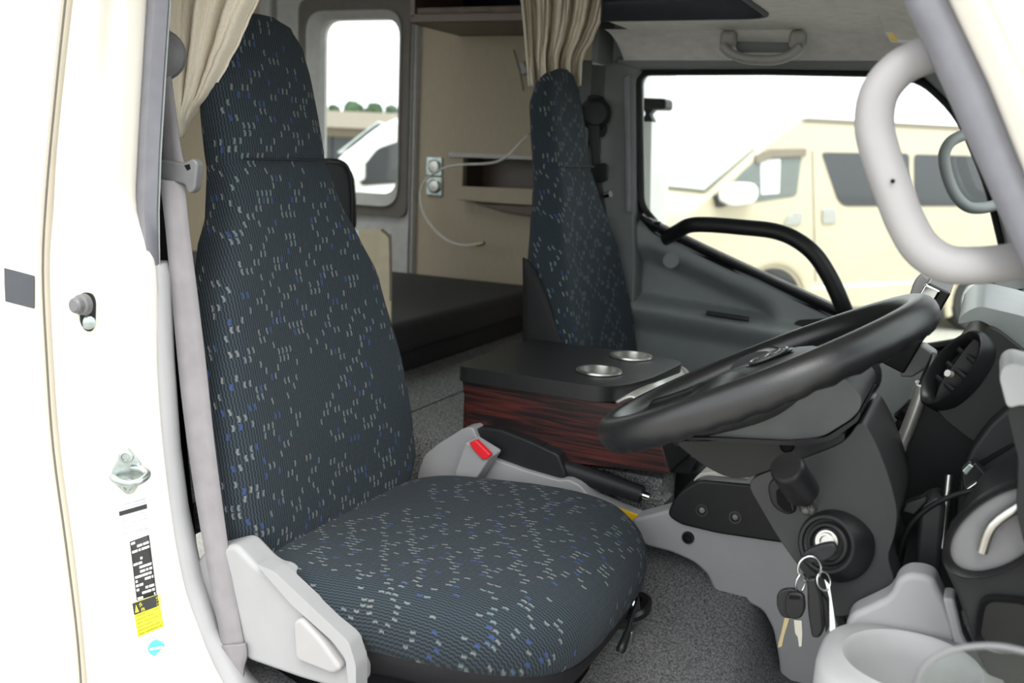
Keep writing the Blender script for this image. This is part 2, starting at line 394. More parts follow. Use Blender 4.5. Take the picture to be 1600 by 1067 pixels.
# headliner with the bunk opening
hz = 1.335
ox1 = at(1205, 30, Y=1.3).x
outer = [Vector((.0, .06, hz)), Vector((1.0, .06, hz)), Vector((.98, 1.52, hz)), Vector((.16, 1.52, hz))]
inner = [Vector((.02, .22, hz)), Vector((ox1, .22, hz)), Vector((ox1, 1.3, hz)), Vector((.17, 1.3, hz))]
oo = fillet(outer, .0001, 6); ii = fillet(inner, [.0001, .06, .06, .0001], 6)
head = thing('ceiling_cab', 'grey cab headliner with an opening to the over-cab bunk', 'ceiling', (.5, .8, hz)); head['kind'] = 'structure'; del head['category']
box('headliner_panel', (ox1-.001, .06, hz), (1.0, 1.52, hz+.05), 'headliner', head, bev=0)
box('headliner_panel', (.17, 1.3, hz), (ox1, 1.52, hz+.05), 'headliner', head, bev=0)
box('headliner_panel', (.0, .06, hz), (ox1, .22, hz+.05), 'headliner', head, bev=0)
cf = Vector((ox1, 1.3, hz)); arc = [cf]+[cf+Vector((-.07*t*t, -.07*(1-t)*(1-t), 0)) for t in [k/8 for k in range(9)]]
prism('headliner_corner', arc, (0, 0, .05), 'headliner', head, bev=0)
def coved(u, v):   # headliner curving down to the door header on the far side and to the windscreen
    x = lerp(.10, 1.0, u); y = 1.50+.17*v; z = hz+.002-.064*v*v
    return Vector((x, y, z))
grid('headliner_cove', coved, 20, 10, 'headliner', head)
grid('headliner_front', lambda u, v: Vector((.97+.1*v, lerp(.06, 1.66, u), hz-.055*v*v)), 16, 5, 'headliner', head, solid=.01)
lip = fillet([Vector((.17, 1.3, hz+.04)), Vector((ox1, 1.3, hz+.04)), Vector((ox1, .2, hz+.04))], [.0001, .07, .0001], 8)
lip = [p for p in lip]
ln = len(lip)
mk('opening_fascia', [p+Vector((0, 0, -.045)) for p in lip]+[p+Vector((0, 0, .035)) for p in lip], [(i, i+1, ln+i+1, ln+i) for i in range(ln-1)], 'bunk_dark', head, solid=.012, label='dark padded fascia round the bunk opening')
struct(box('floor_bunk', (.17, 1.305, hz+.05), (1.12, YD+.12, hz+.1), 'bunk_wood', bev=0), 'bunk floor beside the opening')
struct(box('floor_bunk_front', (ox1+.01, .02, hz+.05), (1.12, 1.31, hz+.1), 'bunk_wood', bev=0), 'bunk floor over the windscreen')

# far B pillar trim (behind the passenger door)
bp = thing('trim_2', 'dark grey pillar trim behind the passenger door window', 'trim', (.1, 1.64, .4)); bp['kind'] = 'structure'; del bp['category']
pprism('pillar_cover', [(893, 92), (975, 97), (1003, 108), (990, 122), (992, 350), (985, 560), (940, 640), (900, 640), (905, 330)], 1.66, .1, 'pillar_grey', bp, bev=.012)
pprism('belt_slot', [(916, 150), (935, 147), (944, 156), (946, 205), (940, 214), (920, 214)], 1.645, .03, 'charcoal', bp, bev=.004, r=.012, label='recessed belt slot')
pprism('pillar_bead', [(974, 120), (982, 116), (984, 330), (978, 332)], 1.65, .03, 'seal_grey', bp, bev=.003)
pprism('lower_cover', [(950, 338), (990, 333), (992, 420), (985, 560), (960, 560)], 1.648, .03, 'pillar_grey', bp, bev=.006)

struct(box('trim_5', (.05, 1.56, 1.262), (.062, 1.75, 1.44), 'pillar_grey', bev=0), 'dark return panel above the far door pillar')
# window_2: the passenger door glass, its seal, header and far A pillar
wpix = [(999, 112), (1200, 111), (1378, 114), (1440, 122), (1500, 178), (1545, 288), (1572, 400), (1585, 520), (1430, 545), (1312, 490), (1037, 362), (1003, 322)]
wpts = fillet([at(x, y, Y=YD+.03) for x, y in wpix], [.04, .01, .03, .05, .07, .05, .05, .03, .01, .01, .02, .03], 5)
win2 = thing('window_2', 'passenger door window with black rubber seal', 'window', (.6, YD, .6)); win2['kind'] = 'structure'; del win2['category']
prism('window_pane', wpts, (0, .005, 0), 'window_glass', win2, bev=0)
cen = sum(wpts, Vector())/len(wpts)
tube('window_seal', [p+Vector((0, -.012, 0)) for p in wpts], .012, 'rubber', win2, closed=True, n=8, ry=.016)
o2 = [cen+(p-cen)*1.045+Vector((0, -.03, 0)) for p in wpts]; i2 = [cen+(p-cen)*1.012+Vector((0, -.015, 0)) for p in wpts]
ringprism('window_channel', o2, i2, (0, .03, 0), 'charcoal', win2)
hd = [(960, 90), (1400, 84), (1475, 105), (1540, 170), (1590, 290), (1640, 420), (1660, 560), (1590, 540), (1575, 400), (1548, 288), (1503, 176), (1442, 119), (1378, 110), (1200, 107), (1001, 108), (990, 118), (975, 130)]
struct(pprism('trim_3', hd, YD-.015, .09, 'pillar_grey', bev=.008), 'dark door header and far windscreen pillar')
struct(box('wall_door_top', (.0, YD+.0, 1.26), (1.05, YD+.06, 1.45), 'pillar_grey', bev=0), 'roof rail above the passenger window')

# windscreen and near A pillar
wsb, wst = [Vector((1.40, .06, .83)), Vector((1.40, 1.72, .83))], [Vector((1.02, 1.62, 1.34)), Vector((1.02, .1, 1.34))]
w3 = thing('window_3', 'raked windscreen in front of the dashboard', 'window', (1.3, .9, .83)); w3['kind'] = 'structure'; del w3['category']
prism('window_pane', wsb+wst, (.004, 0, .003), 'window_glass', w3, bev=0)
ap = thing('trim_4', 'cream windscreen pillar with a grey rubber door seal', 'trim', (1.1, .05, .8)); ap['kind'] = 'structure'; del ap['category']
# (left, seal right, cream right) at image rows
rows = [(-120, 1352, 1425, 1560), (0, 1411, 1478, 1640), (130, 1470, 1540, 1700), (260, 1528, 1592, 1760), (400, 1590, 1655, 1810), (520, 1640, 1705, 1850)]
A, B, Cc, Dd = [], [], [], []
for y, x0, x1, x2 in rows:
    A.append(at(x0, y, Y=.10)); B.append(at((x0+x1)/2, y, Y=.055)); Cc.append(at(x1, y, Y=.06)); Dd.append(at(x2, y, Y=.0))
rings = []
for k in range(len(rows)):
    a, b, c = A[k], B[k], Cc[k]
    rings.append([a, a*.6+b*.4+Vector((-.004, -.014, 0)), b, c, c+Vector((.03, .07, 0)), a+Vector((.04, .06, 0))])
loft('door_seal', rings, 'seal_grey', ap, ang=70)
rings = []
for k in range(len(rows)):
    c, d = Cc[k], Dd[k]
    rings.append([c+Vector((0, .01, 0)), c*.9+d*.1+Vector((0, -.012, 0)), c*.62+d*.38+Vector((0, -.012, 0)), c*.58+d*.42+Vector((0, .0, 0)), c*.3+d*.7+Vector((0, -.005, 0)), d, d+Vector((.05, .1, 0)), c+Vector((.05, .1, 0))])
loft('pillar_body', rings, 'cream_paint', ap, ang=50)
box('pillar_foot', (1.2, .0, -.3), (1.46, .1, .83), 'cream_paint', ap, bev=.02)

# near B pillar: outer skin, jamb, seal and grey trim
wr_ = thing('wall_right', 'cream outer side panel and door jamb of the vehicle', 'wall', (-.3, 0, -.3)); wr_['kind'] = 'structure'; del wr_['category']
gap = [(-150, 128), (0, 112), (150, 96), (300, 82), (420, 76), (560, 82), (700, 92), (850, 112), (1000, 130), (1150, 140)]
gp = [at(x, y, Y=.0) for y, x in gap]
edge = crom(gp, 4)
skin = [Vector((-3.2, -.01, p.z)) for p in edge]
ne = len(edge)
mk('body_panel', [p+Vector((-.006, -.012, 0)) for p in edge]+[Vector((p.x-.35, -.03, p.z)) for p in edge]+[p+Vector((-.012, .03, 0)) for p in edge],
   [(i, i+1, ne+i+1, ne+i) for i in range(ne-1)]+[(i+1, i, ne*2+i, ne*2+i+1) for i in range(ne-1)], 'cream_paint', wr_, ang=30)
zlo, zhi = min(p.z for p in edge), 2.1
ro = [Vector((-2.74, -.03, zlo)), Vector((-.46, -.03, zlo)), Vector((-.46, -.03, zhi)), Vector((-2.74, -.03, zhi))]
rin = [Vector((-2.55, -.03, .8)), Vector((-.6, -.03, .8)), Vector((-.6, -.03, 1.8)), Vector((-2.55, -.03, 1.8))]
ringprism('body_side', ro, rin, (0, .06, 0), 'cream_paint', wr_)
prism('side_pane', [p+Vector((0, .03, 0)) for p in rin], (0, .004, 0), 'window_glass', wr_, bev=0)  # out-of-view side window, added so skylight reaches the far wall
tube('gap_shadow_line', [p+Vector((-.001, -.009, 0)) for p in edge], .0016, 'taupe', wr_, n=6, label='brown painted shadow line of the panel gap')  # thin brown tube imitates the shading in the panel gap
box('body_upper', (-.47, -.03, 1.35), (-.1, .02, 2.1), 'cream_paint', wr_, bev=0)
box('body_inner', (-.47, .035, -.6), (-.12, .05, 2.1), 'taupe', wr_, bev=0)
jrows = [  # image row, gap x, jamb fold x, jamb crest x, jamb end x
    (-120, 130, 150, 190, 236), (0, 115, 137, 178, 231), (120, 101, 124, 170, 224), (240, 89, 112, 165, 217), (330, 84, 106, 160, 216), (420, 78, 102, 156, 244),
    (560, 84, 106, 158, 246), (700, 95, 114, 164, 256), (850, 115, 135, 182, 276), (950, 126, 150, 205, 300), (1067, 136, 175, 250, 350), (1160, 145, 210, 300, 420)]
rings = []
for y, a, b, c, d in jrows:
    pa, pb, pc, pd = at(a, y, Y=.002), at(b, y, Y=-.004), at(c, y, Y=.028), at(d, y, Y=.085)
    rings.append([pa+Vector((-.03, .05, 0)), pa, (pa+pb)/2+Vector((0, -.004, 0)), pb, pb*.6+pc*.4+Vector((.006, -.006, 0)), pc, pc*.5+pd*.5+Vector((.006, -.008, 0)), pd, pd+Vector((-.05, .03, 0))])
rings = [crom(q, 4) for q in rings]
cols = [crom([q[i] for q in rings], 4) for i in range(len(rings[0]))]; rings = [[c_[k] for c_ in cols] for k in range(len(cols[0]))]
n9 = len(rings[0])
v = [p for q in rings for p in q]; f = [(k*n9+i, k*n9+i+1, (k+1)*n9+i+1, (k+1)*n9+i) for k in range(len(rings)-1) for i in range(n9-1)]
jm = mk('door_jamb', v, f, 'cream_paint', wr_, ang=50)
srows = [(-120, 238, 262, 270), (0, 232, 258, 266), (120, 224, 250, 259), (240, 217, 243, 252), (330, 215, 240, 249), (375, 219, 241, 249), (412, 223, 242, 249)]
rings = []; rings2 = []
for y, a, b, c in srows:
    pa, pb, pc = at(a, y, Y=.08), at(b, y, Y=.095), at(c, y, Y=.105)
    rings.append([pa, pa*.6+pb*.4+Vector((.012, -.012, 0)), pb+Vector((.01, -.004, 0)), pb+Vector((-.02, .02, 0)), pa+Vector((-.03, .01, 0))])
    rings2.append([pb, (pb+pc)/2+Vector((.012, -.006, 0)), pc, pc+Vector((-.02, .02, 0)), pb+Vector((-.02, .02, 0))])
loft('door_seal', rings, 'seal_grey', wr_, ang=70)
loft('seal_lip', rings2, 'seal_ribbed', wr_, ang=70)
grows = [(412, 224, 252, 262), (430, 226, 258, 267), (560, 240, 266, 273), (700, 251, 275, 283), (800, 263, 286, 296), (900, 281, 306, 316), (980, 304, 332, 343), (1067, 345, 377, 392), (1140, 400, 430, 450)]
rings = []
for y, a, b, c in grows:
    pa, pb, pc = at(a, y, Y=.083), at(b, y, Y=.10), at(c, y, Y=.115)
    rings.append([pa, (pa+pb)/2+Vector((.008, -.006, 0)), pb+Vector((.004, 0, 0)), pc, pc+Vector((-.03, .03, 0)), pa+Vector((-.04, .03, 0))])
loft('pillar_trim', rings, 'trim_light', wr_, ang=70, label='grey plastic lower pillar trim')
pprism('inner_trim_shade', [(236, -60), (252, -60), (250, 400), (296, 860), (330, 1067), (250, 1067)], .185, .02, 'void_black', wr_, bev=.004, label='inner pillar trim blackened for the shadow beside the belt')  # black strip stands in for the shaded gap behind the belt
pprism('stripe_decal', [(-160, 372), (54, 431), (54, 482), (-160, 428)], -.014, -.0015, 'stripe_dark', wr_, bev=0, label='dark grey stripe decal')

# sill, footwell, tunnel
def foot(u, v):
    x = lerp(-.15, 1.42, u); y = lerp(.06, .88, v)
    k = max(0, min(1, (y-.5)/.3)); k = k*k*(3-2*k)
    z = .10+.17*k
    kx = max(0, min(1, (.3-x)/.3)); z += .09*kx*(1-k)
    k *= 1-max(0, min(1, (x-.73)/.07)); z = .10+.17*k+.09*kx*(1-k)
    kf = max(0, (x-1.0)/.42); z += .35*kf*kf
    return Vector((x, y, z))
struct(grid('floor_footwell', foot, 50, 30, 'footwell_carpet', solid=.02), 'grey carpet in the driver footwell')
struct(box('floor_sill', (-.1, .0, -.2), (1.3, .075, .13), 'trim_mid', bev=.015), 'grey sill plate below the driver door')
struct(box('floor_passenger', (.5, .9, .05), (1.42, 1.72, .12), 'footwell_carpet', bev=0), 'carpet of the passenger footwell')
struct(box('floor_tunnel', (.5, .79, .05), (1.42, .92, .28), 'footwell_carpet', bev=.03), 'carpeted engine tunnel')
struct(box('floor_under', (-.2, .02, -.1), (1.46, YD+.1, .0), 'void_black', bev=0), 'cab floor pan')
# ------------------------------------------------------------------ seats
SA = Vector((.066, .42, .364)); SD = Vector((-.177, 0, .865)).normalized(); SN = Vector((SD.z, 0, -SD.x))
HW = [(-.05, .19), (0, .245), (.05, .262), (.12, .266), (.23, .258), (.41, .225), (.50, .185), (.56, .150), (.63, .138), (.71, .136), (.79, .130), (.84, .114), (.872, .082), (.884, .03)]
TH = [(-.05, .10), (0, .125), (.1, .13), (.4, .11), (.55, .10), (.65, .085), (.8, .075), (.86, .05), (.884, .02)]
BOL = [(-.05, .015), (.05, .045), (.2, .05), (.42, .04), (.55, .02), (.65, .0), (.9, 0)]
def back_mesh():
    rings = []; uv = []; n = 56
    ss = [-.05, -.035, -.015, .01, .04]+[.04+.0205*k for k in range(1, 38)]+[.81, .825, .84, .853, .864, .873, .88, .884]
    for s in ss:
        hw, th, bo = interp(HW, s), interp(TH, s), interp(BOL, s); r_ = []
        if abs(s-.635) < .012: hw -= .002; th_in = .004
        else: th_in = 0
        for i in range(n):
            a = -math.pi/2+2*math.pi*i/n      # starts at the rear centre
            c, q = math.cos(a), math.sin(a)
            y = hw*math.copysign(abs(c)**.55, c); b = .5*math.copysign(abs(q)**.6, q)
            t = b+.5                          # 0 rear, 1 front
            x = -th+th*t+bo*(abs(y)/hw)**2.4*t - th_in*t
            lumbar = .012*math.exp(-((s-.18)/.14)**2)*(1-(abs(y)/hw)**2)*t
            r_.append(SA+SD*s+SN*(x+lumbar)+Vector((0, y, 0)))
        L = 0; ac = [0]
        for i in range(1, n): L += (r_[i]-r_[i-1]).length; ac.append(L)
        midL = ac[n//2]
        uv += [(a_-midL+.5, s+.3) for a_ in ac]; rings.append(r_)
    return rings, uv
def cush_mesh():
    rings = []; uv = []; n = 72; cx, cy = .312, .42
    def outline(k, dz):
        r_ = []
        for i in range(n):
            a = 2*math.pi*i/n; c, q = math.cos(a), math.sin(a)
            ex = .62 if c > 0 else .36; 
            x = .285*math.copysign(abs(c)**ex, c); y = .29*math.copysign(abs(q)**.5, q)
            if c > 0: y *= 1-.10*(x/.285)**3
            X, Yy = cx+x*k, cy+y*k
            fx = (X-cx)/.285
            z = .372+.035*max(0, min(1, (X-.05)/.45)) - .028*max(0, fx)**3 + .012*(abs(Yy-cy)/.29)**2*(1-max(0, fx))
            r_.append(Vector((X, Yy, z+dz)))
        return r_
    for k, dz in ((.02, 0), (.2, 0), (.4, 0), (.55, 0), (.68, 0), (.79, -.001), (.87, -.004), (.93, -.011), (.97, -.023), (.993, -.04), (.995, -.06), (.978, -.085), (.95, -.105), (.915, -.12), (.85, -.125)):
        r_ = outline(k, dz); rings.append(r_)
        for p in r_:
            d = Vector((p.x-cx, p.y-cy, 0)); e = d.normalized()*(-dz) if d.length else d
            uv.append((p.y+e.y+.3, p.x+e.x+.7))
    return rings, uv
gs = 'front seats with dark patterned covers'
seat = thing('captain_chair', 'driver seat in dark navy dashed-pattern fabric, nearest the open door', 'seat', (.2, .42, .12), gs)
br, bu = back_mesh(); o = loft('backrest', br, 'seat_fabric', seat, uv=bu, ang=80)
tube('headrest_seam', [SA+SD*.638+SN*.0015+Vector((0, lerp(-.118, .118, k/12), 0)) for k in range(13)], .0018, 'skirt_dark', o, n=6)
cr, cu_ = cush_mesh(); o = loft('cushion', cr, 'seat_fabric', seat, uv=cu_, ang=80)
# dark skirt under the front edge
sk = []
base = cr[10]
for k, dz in ((.93, -.052), (.925, -.066), (.86, -.10), (.70, -.135)):
    sk.append([Vector((.312+(p.x-.312)*k, .42+(p.y-.42)*k, p.z+dz+.06-.06)) for p in base])
loft('seat_skirt', sk, 'skirt_dark', seat, label='dark vinyl skirt')
box('seat_frame', (.08, .2, .11), (.5, .62, .26), 'void_black', seat, bev=.01)
for yy in (.22, .6): box('slide_rail', (.02, yy, .15), (.56, yy+.03, .185), 'zinc', seat, bev=.003)
# grey recliner cover on the near side
rc = pprism('recliner_cover', [(300, 885), (318, 862), (366, 850), (398, 884), (412, 893), (426, 895), (470, 940), (540, 1003), (551, 1032), (550, 1085), (470, 1062), (385, 1032), (335, 975), (306, 925)], .115, .055, 'trim_light', seat, bev=.014, r=.012, seg=4, label='light grey plastic recliner cover')
pprism('recliner_ridge', [(398, 880), (428, 893), (545, 1003), (556, 1040), (556, 1090), (545, 1085), (540, 1030), (520, 1003), (455, 945)], .105, .03, 'trim_light', rc, bev=.006, r=.008)
pprism('recliner_lever', [(456, 972), (468, 966), (500, 1000), (533, 1046), (520, 1056), (460, 1032)], .098, .03, 'trim_warm', rc, bev=.008, r=.01, label='grey recliner lever')
tube('recliner_wire', [at(388, 852, Y=.16), at(400, 872, Y=.16), at(412, 893, Y=.155)], .0025, 'black_satin', rc, n=8, sm=4)
# passenger seat
ps = thing('captain_chair', 'passenger seat in the same dashed fabric, beside the far door', 'seat', (.346, 1.41, .12), gs); ps.scale = (1, .95, 1)
for ch in list(seat.children):
    if ch.name.split('.')[0] in ('recliner_cover',): continue
    c = ch.copy(); COL.objects.link(c); c.parent = ps; c.matrix_parent_inverse = ch.matrix_parent_inverse.copy()
    for g in ch.children:
        d = g.copy(); COL.objects.link(d); d.parent = c; d.matrix_parent_inverse = g.matrix_parent_inverse.copy()
# side panel of the passenger seat, dark vinyl
def side(u, v):
    top = .43-.26*u*u; s = lerp(.0, top, v); hw = interp(HW, s); t = lerp(-interp(TH, s)*.95, -.0, u)
    p = SA+SD*s+SN*(t+.01)+Vector((0, -hw-.004+.012*(2*u-1)**2, 0))
    return p+Vector((0, -.004, 0))
o = grid('side_panel', side, 6, 8, 'skirt_dark', ps, solid=.006, label='plain black vinyl side panel'); o.matrix_parent_inverse = Matrix.Translation(-seat.location)

# black lever with a pivot on the footwell carpet
lv = thing('slide_lever', 'black bent lever with pivot on the footwell carpet', 'lever', at(988, 945, Y=.60))
lathe('pivot_cup', [(.03, -.012), (.034, 0), (.03, .006), (.018, .008), (.018, 0.002), (0, .002)], at(990, 946, Y=.60), (-.3, -.35, .9), 'black_satin', lv)
lathe('pivot_bolt', [(.012, 0), (.012, .008), (.008, .012), (0, .012)], at(991, 945, Y=.59), (-.3, -.35, .9), 'zinc', lv, n=6)
tube('lever_rod', [at(989, 925, Y=.56), at(996, 938, Y=.53), at(987, 965, Y=.47), at(979, 992, Y=.42)], .0042, 'black_satin', lv, sm=6)
tube('lever_grip', [at(980, 988, Y=.425), at(976, 1000, Y=.41), at(972, 1010, Y=.40), at(968, 1019, Y=.395)], .0078, 'black_plastic', lv, sm=4, rfun=lambda t: .75+.35*t if t < .9 else .8)

# ------------------------------------------------------------------ seat belts
def ribbon(name, L, Rr, yl, yr, mt, parent, th=.0016, sm=6, label=None):
    l = crom([at(x, y, Y=lerp(yl[0], yl[1], k/(len(L)-1))) for k, (x, y) in enumerate(L)], sm)
    r_ = crom([at(x, y, Y=lerp(yr[0], yr[1], k/(len(Rr)-1))) for k, (x, y) in enumerate(Rr)], sm)
    n = len(l); v = []; f = []
    for a, b in zip(l, r_): v += [a, a*.66+b*.34, a*.34+b*.66, b]
    for k in range(n-1):
        for i in range(3): f.append((k*4+i, k*4+i+1, (k+1)*4+i+1, (k+1)*4+i))
    return mk(name, v, f, mt, parent, solid=th*2, ang=80, label=label)
sb = thing('driver_seat_belt', 'grey driver seat belt hanging down beside the near door pillar', 'seat belt', at(365, 1050, Y=.13))
lathe('anchor_ring', [(.0, .0), (.034, .0), (.038, .006), (.036, .018), (.028, .026), (0, .028)], at(252, 86, Y=.165), (.55, -.85, 0), 'tongue_grey', sb, label='grey upper belt guide')
ribbon('upper_strap', [(246, 112), (249, 180), (248, 250), (247, 262)], [(266, 110), (275, 180), (284, 240), (291, 266)], (.15, .15), (.16, .14), 'belt_web', sb)
tg = pprism('tongue', [(246, 248), (286, 255), (300, 247), (308, 254), (304, 296), (294, 304), (288, 288), (246, 281)], .128, .016, 'tongue_grey', sb, bev=.004, r=.006, label='grey plastic belt tongue')
pprism('tongue_slot', [(287, 258), (296, 256), (298, 264), (292, 267)], .1275, .004, 'void_black', tg, bev=.001)
ribbon('lower_strap', [(249, 280), (258, 350), (270, 480), (284, 620), (300, 740), (318, 850), (334, 940), (348, 1012)], [(289, 285), (295, 350), (310, 470), (322, 570), (335, 690), (352, 820), (366, 920), (382, 1008)], (.118, .100), (.138, .112), 'belt_web', sb)
ribbon('strap_end', [(347, 1008), (352, 1030), (356, 1048), (362, 1090)], [(384, 1005), (386, 1025), (381, 1050), (384, 1090)], (.099, .10), (.110, .108), 'belt_web', sb, th=.003, label='doubled and stitched belt end')
box('floor_anchor', (at(372, 1085, Y=.11)-Vector((.02, .006, .03))), (at(372, 1085, Y=.11)+Vector((.02, .012, .02))), 'black_satin', sb, bev=.004)

pb = thing('passenger_seat_belt', 'dark grey passenger seat belt on the far door pillar', 'seat belt', at(950, 400, Y=1.62))
lathe('anchor_ring', [(.0, .0), (.038, .0), (.044, .01), (.04, .03), (.03, .042), (0, .046)], at(930, 178, Y=1.64), (.35, -.9, 0), 'charcoal', pb)
ribbon('strap', [(918, 185), (924, 250), (932, 300), (948, 380), (955, 420)], [(937, 188), (938, 250), (943, 300), (956, 380), (962, 420)], (1.60, 1.61), (1.61, 1.615), 'charcoal', pb)
pprism('tongue', [(922, 258), (946, 254), (950, 262), (948, 282), (938, 286), (922, 280)], 1.59, .015, 'charcoal', pb, bev=.004, r=.008)
tube('anchor_bolt', [at(946, 305, Y=1.605), at(954, 303, Y=1.60)], .009, 'chrome', pb)

bk = thing('belt_buckle', 'grey seat belt buckle with a red release button', 'buckle', at(715, 765, Y=.74))
b_ = [at(x, y, Y=.70) for x, y in ((727, 690), (766, 714), (735, 762), (709, 741))]
o = prism('buckle_body', fillet(b_, .006), (.01, .034, .008), 'trim_light', bk, bev=.006)
q_ = [at(x, y, Y=.734) for x, y in ((731, 690), (765, 712), (761, 718), (727, 697))]
pprism('release_button', [(733, 691), (743, 688), (766, 711), (762, 717), (753, 718), (737, 700)], .693, .014, 'red_button', bk, bev=.002)
pprism('buckle_stalk', [(704, 758), (716, 742), (731, 752), (722, 775), (706, 775)], .71, .012, 'black_satin', bk, bev=.003)
pprism('stalk_plate', [(698, 772), (712, 752), (722, 758), (716, 778)], .707, .004, 'zinc', bk, bev=.001)

# ------------------------------------------------------------------ curtains
# driver side: swept across from the pillar, edge falling in a curve
edgeR = [(0, 397), (30, 383), (60, 371), (100, 352), (130, 336), (150, 325), (172, 304), (190, 294), (218, 281)]
def dfn(u, v):
    y = lerp(-60, 214, v); xr = 420-(y+60)*.38 if y < 0 else interp(edgeR, y)
    xl = lerp(258, 279, v)
    x = lerp(xl, xr, u); ph = u*2*math.pi*2.6
    return at(x, y, Y=.235+.05*u)+Vector((.4, -.9, 0))*(.016*math.sin(ph+1.2)+.008*math.sin(2.2*ph+3*v))*(1-.55*v)
o = grid('cab_curtain', dfn, 70, 34, 'curtain_cloth', solid=.004)
tag(o, 'beige curtain swept over the top corner of the driver seat', 'curtain', 'beige cab curtains')
edgeP = [(-60, 962), (0, 945), (30, 938), (60, 925), (85, 910), (100, 906), (140, 904)]
def pfn(u, v):
    y = lerp(-70, 135, v); xl = lerp(806, 826, v) if y > 0 else 811; xr = interp(edgeP, y)
    x = lerp(xl, xr, u); ph = u*2*math.pi*4.2
    k = .024*math.sin(ph+.9*math.sin(3*v))+.014*math.sin(2.1*ph+2*v+1)+.008*math.sin(4.7*ph)
    return at(x, y, Y=1.50+.06*u)+Vector((.5, -.86, 0))*k
o = grid('cab_curtain', pfn, 110, 30, 'curtain_cloth', solid=.005)
tag(o, 'gathered beige curtain hanging behind the passenger headrest', 'curtain', 'beige cab curtains')
# ------------------------------------------------------------------ passenger door
pd = thing('door_2', 'grey passenger door panel with armrest hollow and grab bar', 'door', (.6, YD, .1)); pd['kind'] = 'structure'; del pd['category']
belt = [(960, 322), (1003, 343), (1037, 362), (1150, 416), (1312, 490), (1440, 548), (1600, 600)]
bpt = [at(x, y, Y=YD) for x, y in belt]
def belt_z(x): return interp([(p.x, p.z) for p in bpt], x) if x < bpt[-1].x else bpt[-1].z
c0, c1 = at(1010, 440, Y=YD), at(1212, 488, Y=YD)
ar0, ar1 = at(1000, 470, Y=YD), at(1205, 505, Y=YD)
def sstep(a, b, x):
    t = max(0, min(1, (x-a)/(b-a))); return t*t*(3-2*t)
xl_, xr_ = at(984, 420, Y=YD).x, 1.42
def panel(u, v):
    x = lerp(xl_, xr_, u); zt_ = belt_z(x); z = lerp(.05, zt_, v)
    # hollow above the armrest: wedge closing at the front
    zc = lerp(ar0.z, ar1.z, (x-ar0.x)/(ar1.x-ar0.x)); ztop = lerp(c0.z+.075, ar1.z+.03, max(0, (x-c0.x)/(c1.x-c0.x)))
    front = 1-sstep(c1.x-.06, c1.x+.015, x); h = sstep(zc-.006, zc+.014, z)*(1-sstep(ztop-.035, ztop+.035, z))*front
    ledge = sstep(zc-.09, zc-.01, z)*(1-sstep(zc-.01, zc+.012, z))*(1-sstep(c1.x, c1.x+.12, x))
    low = sstep(.42, .2, z) if z < .42 else 0
    y = YD+.065*h-.045*ledge+.02*low
    y += .018*sstep(.965, 1., v)
    return Vector((x, y, z))
grid('door_panel', panel, 110, 90, 'door_grey', pd, solid=.004)
gb = crom([at(x, y, Y=yy) for x, y, yy in ((1040, 372, YD), (1058, 362, 1.64), (1078, 352, 1.615), (1110, 351, 1.61), (1160, 355, 1.605), (1210, 361, 1.605), (1245, 375, 1.605), (1275, 400, 1.605), (1300, 440, 1.61), (1320, 485, 1.625), (1338, 522, YD))], 6)
tube('grab_bar', gb, .021, 'black_plastic', pd, n=14, ry=.016, label='black door grab bar')
tube('belt_seal', [p+Vector((0, -.004, .004)) for p in crom(bpt[1:6], 5)], .006, 'rubber', pd, n=8, ry=.012)
tube('belt_strip', [p+Vector((0, .008, .014)) for p in crom(bpt[1:6], 5)], .005, 'alu', pd, n=8, ry=.006)
tube('lock_knob', [at(1027, 362, Y=YD+.006), at(1028, 346, Y=YD+.006)], .0085, 'black_satin', pd, n=10, rfun=lambda t: .75+.35*t, label='black lock knob')
lathe('round_cap', [(.0, .004), (.021, .004), (.023, 0), (.023, -.01)], at(1048, 407, Y=YD), (0, -1, 0), 'door_grey', pd)
tube('pull_slot', [at(1104, 489, Y=YD-.048), at(1170, 499, Y=YD-.05)], .007, 'grey_plastic', pd, n=10)
pprism('inner_handle', [(1237, 508), (1246, 500), (1300, 497), (1330, 505), (1330, 540), (1237, 540)], YD-.006, .02, 'charcoal', pd, bev=.004, r=.012, label='dark inner door handle recess')
pprism('handle_paddle', [(1250, 512), (1295, 506), (1298, 520), (1252, 528)], YD-.012, .012, 'grey_plastic', pd, bev=.003, r=.008)
lathe('speaker_disc', [(.0, .006), (.06, .006), (.068, .002), (.07, -.01)], at(1335, 585, Y=YD), (0, -1, 0), 'grey_plastic', pd)
pprism('pocket_ridge', [(1150, 548), (1200, 541), (1215, 548), (1190, 556)], YD-.012, .02, 'door_grey', pd, bev=.004, r=.01)

# passenger grips
pg = thing('grab_handle', 'slim grey grab handle on the far windscreen pillar', 'handle', at(1540, 325, Y=1.6))
tube('handle_loop', [at(x, y, Y=yy) for x, y, yy in ((1520, 205, 1.66), (1505, 211, 1.62), (1485, 222, 1.59), (1475, 243, 1.58), (1480, 275, 1.58), (1493, 305, 1.58), (1512, 323, 1.585), (1535, 325, 1.61), (1556, 320, 1.66))], .0135, 'door_grey', pg, n=12, sm=6)
cg = thing('grab_handle', 'grey folding grab handle on the cab ceiling', 'handle', at(1190, 75, Y=1.5))
gp_ = [at(x, y, Y=1.50) for x, y in ((1130, 72), (1143, 84), (1165, 92), (1190, 94), (1215, 93), (1238, 85), (1252, 72))]
tube('handle_bar', gp_, .012, 'grip_grey', cg, n=12, ry=.02, sm=6)
for x in (1138, 1246): box('handle_mount', at(x, 68, Y=1.525)-Vector((.02, .018, .012)), at(x, 68, Y=1.525)+Vector((.02, .018, .03)), 'grip_grey', cg, bev=.012, seg=4)
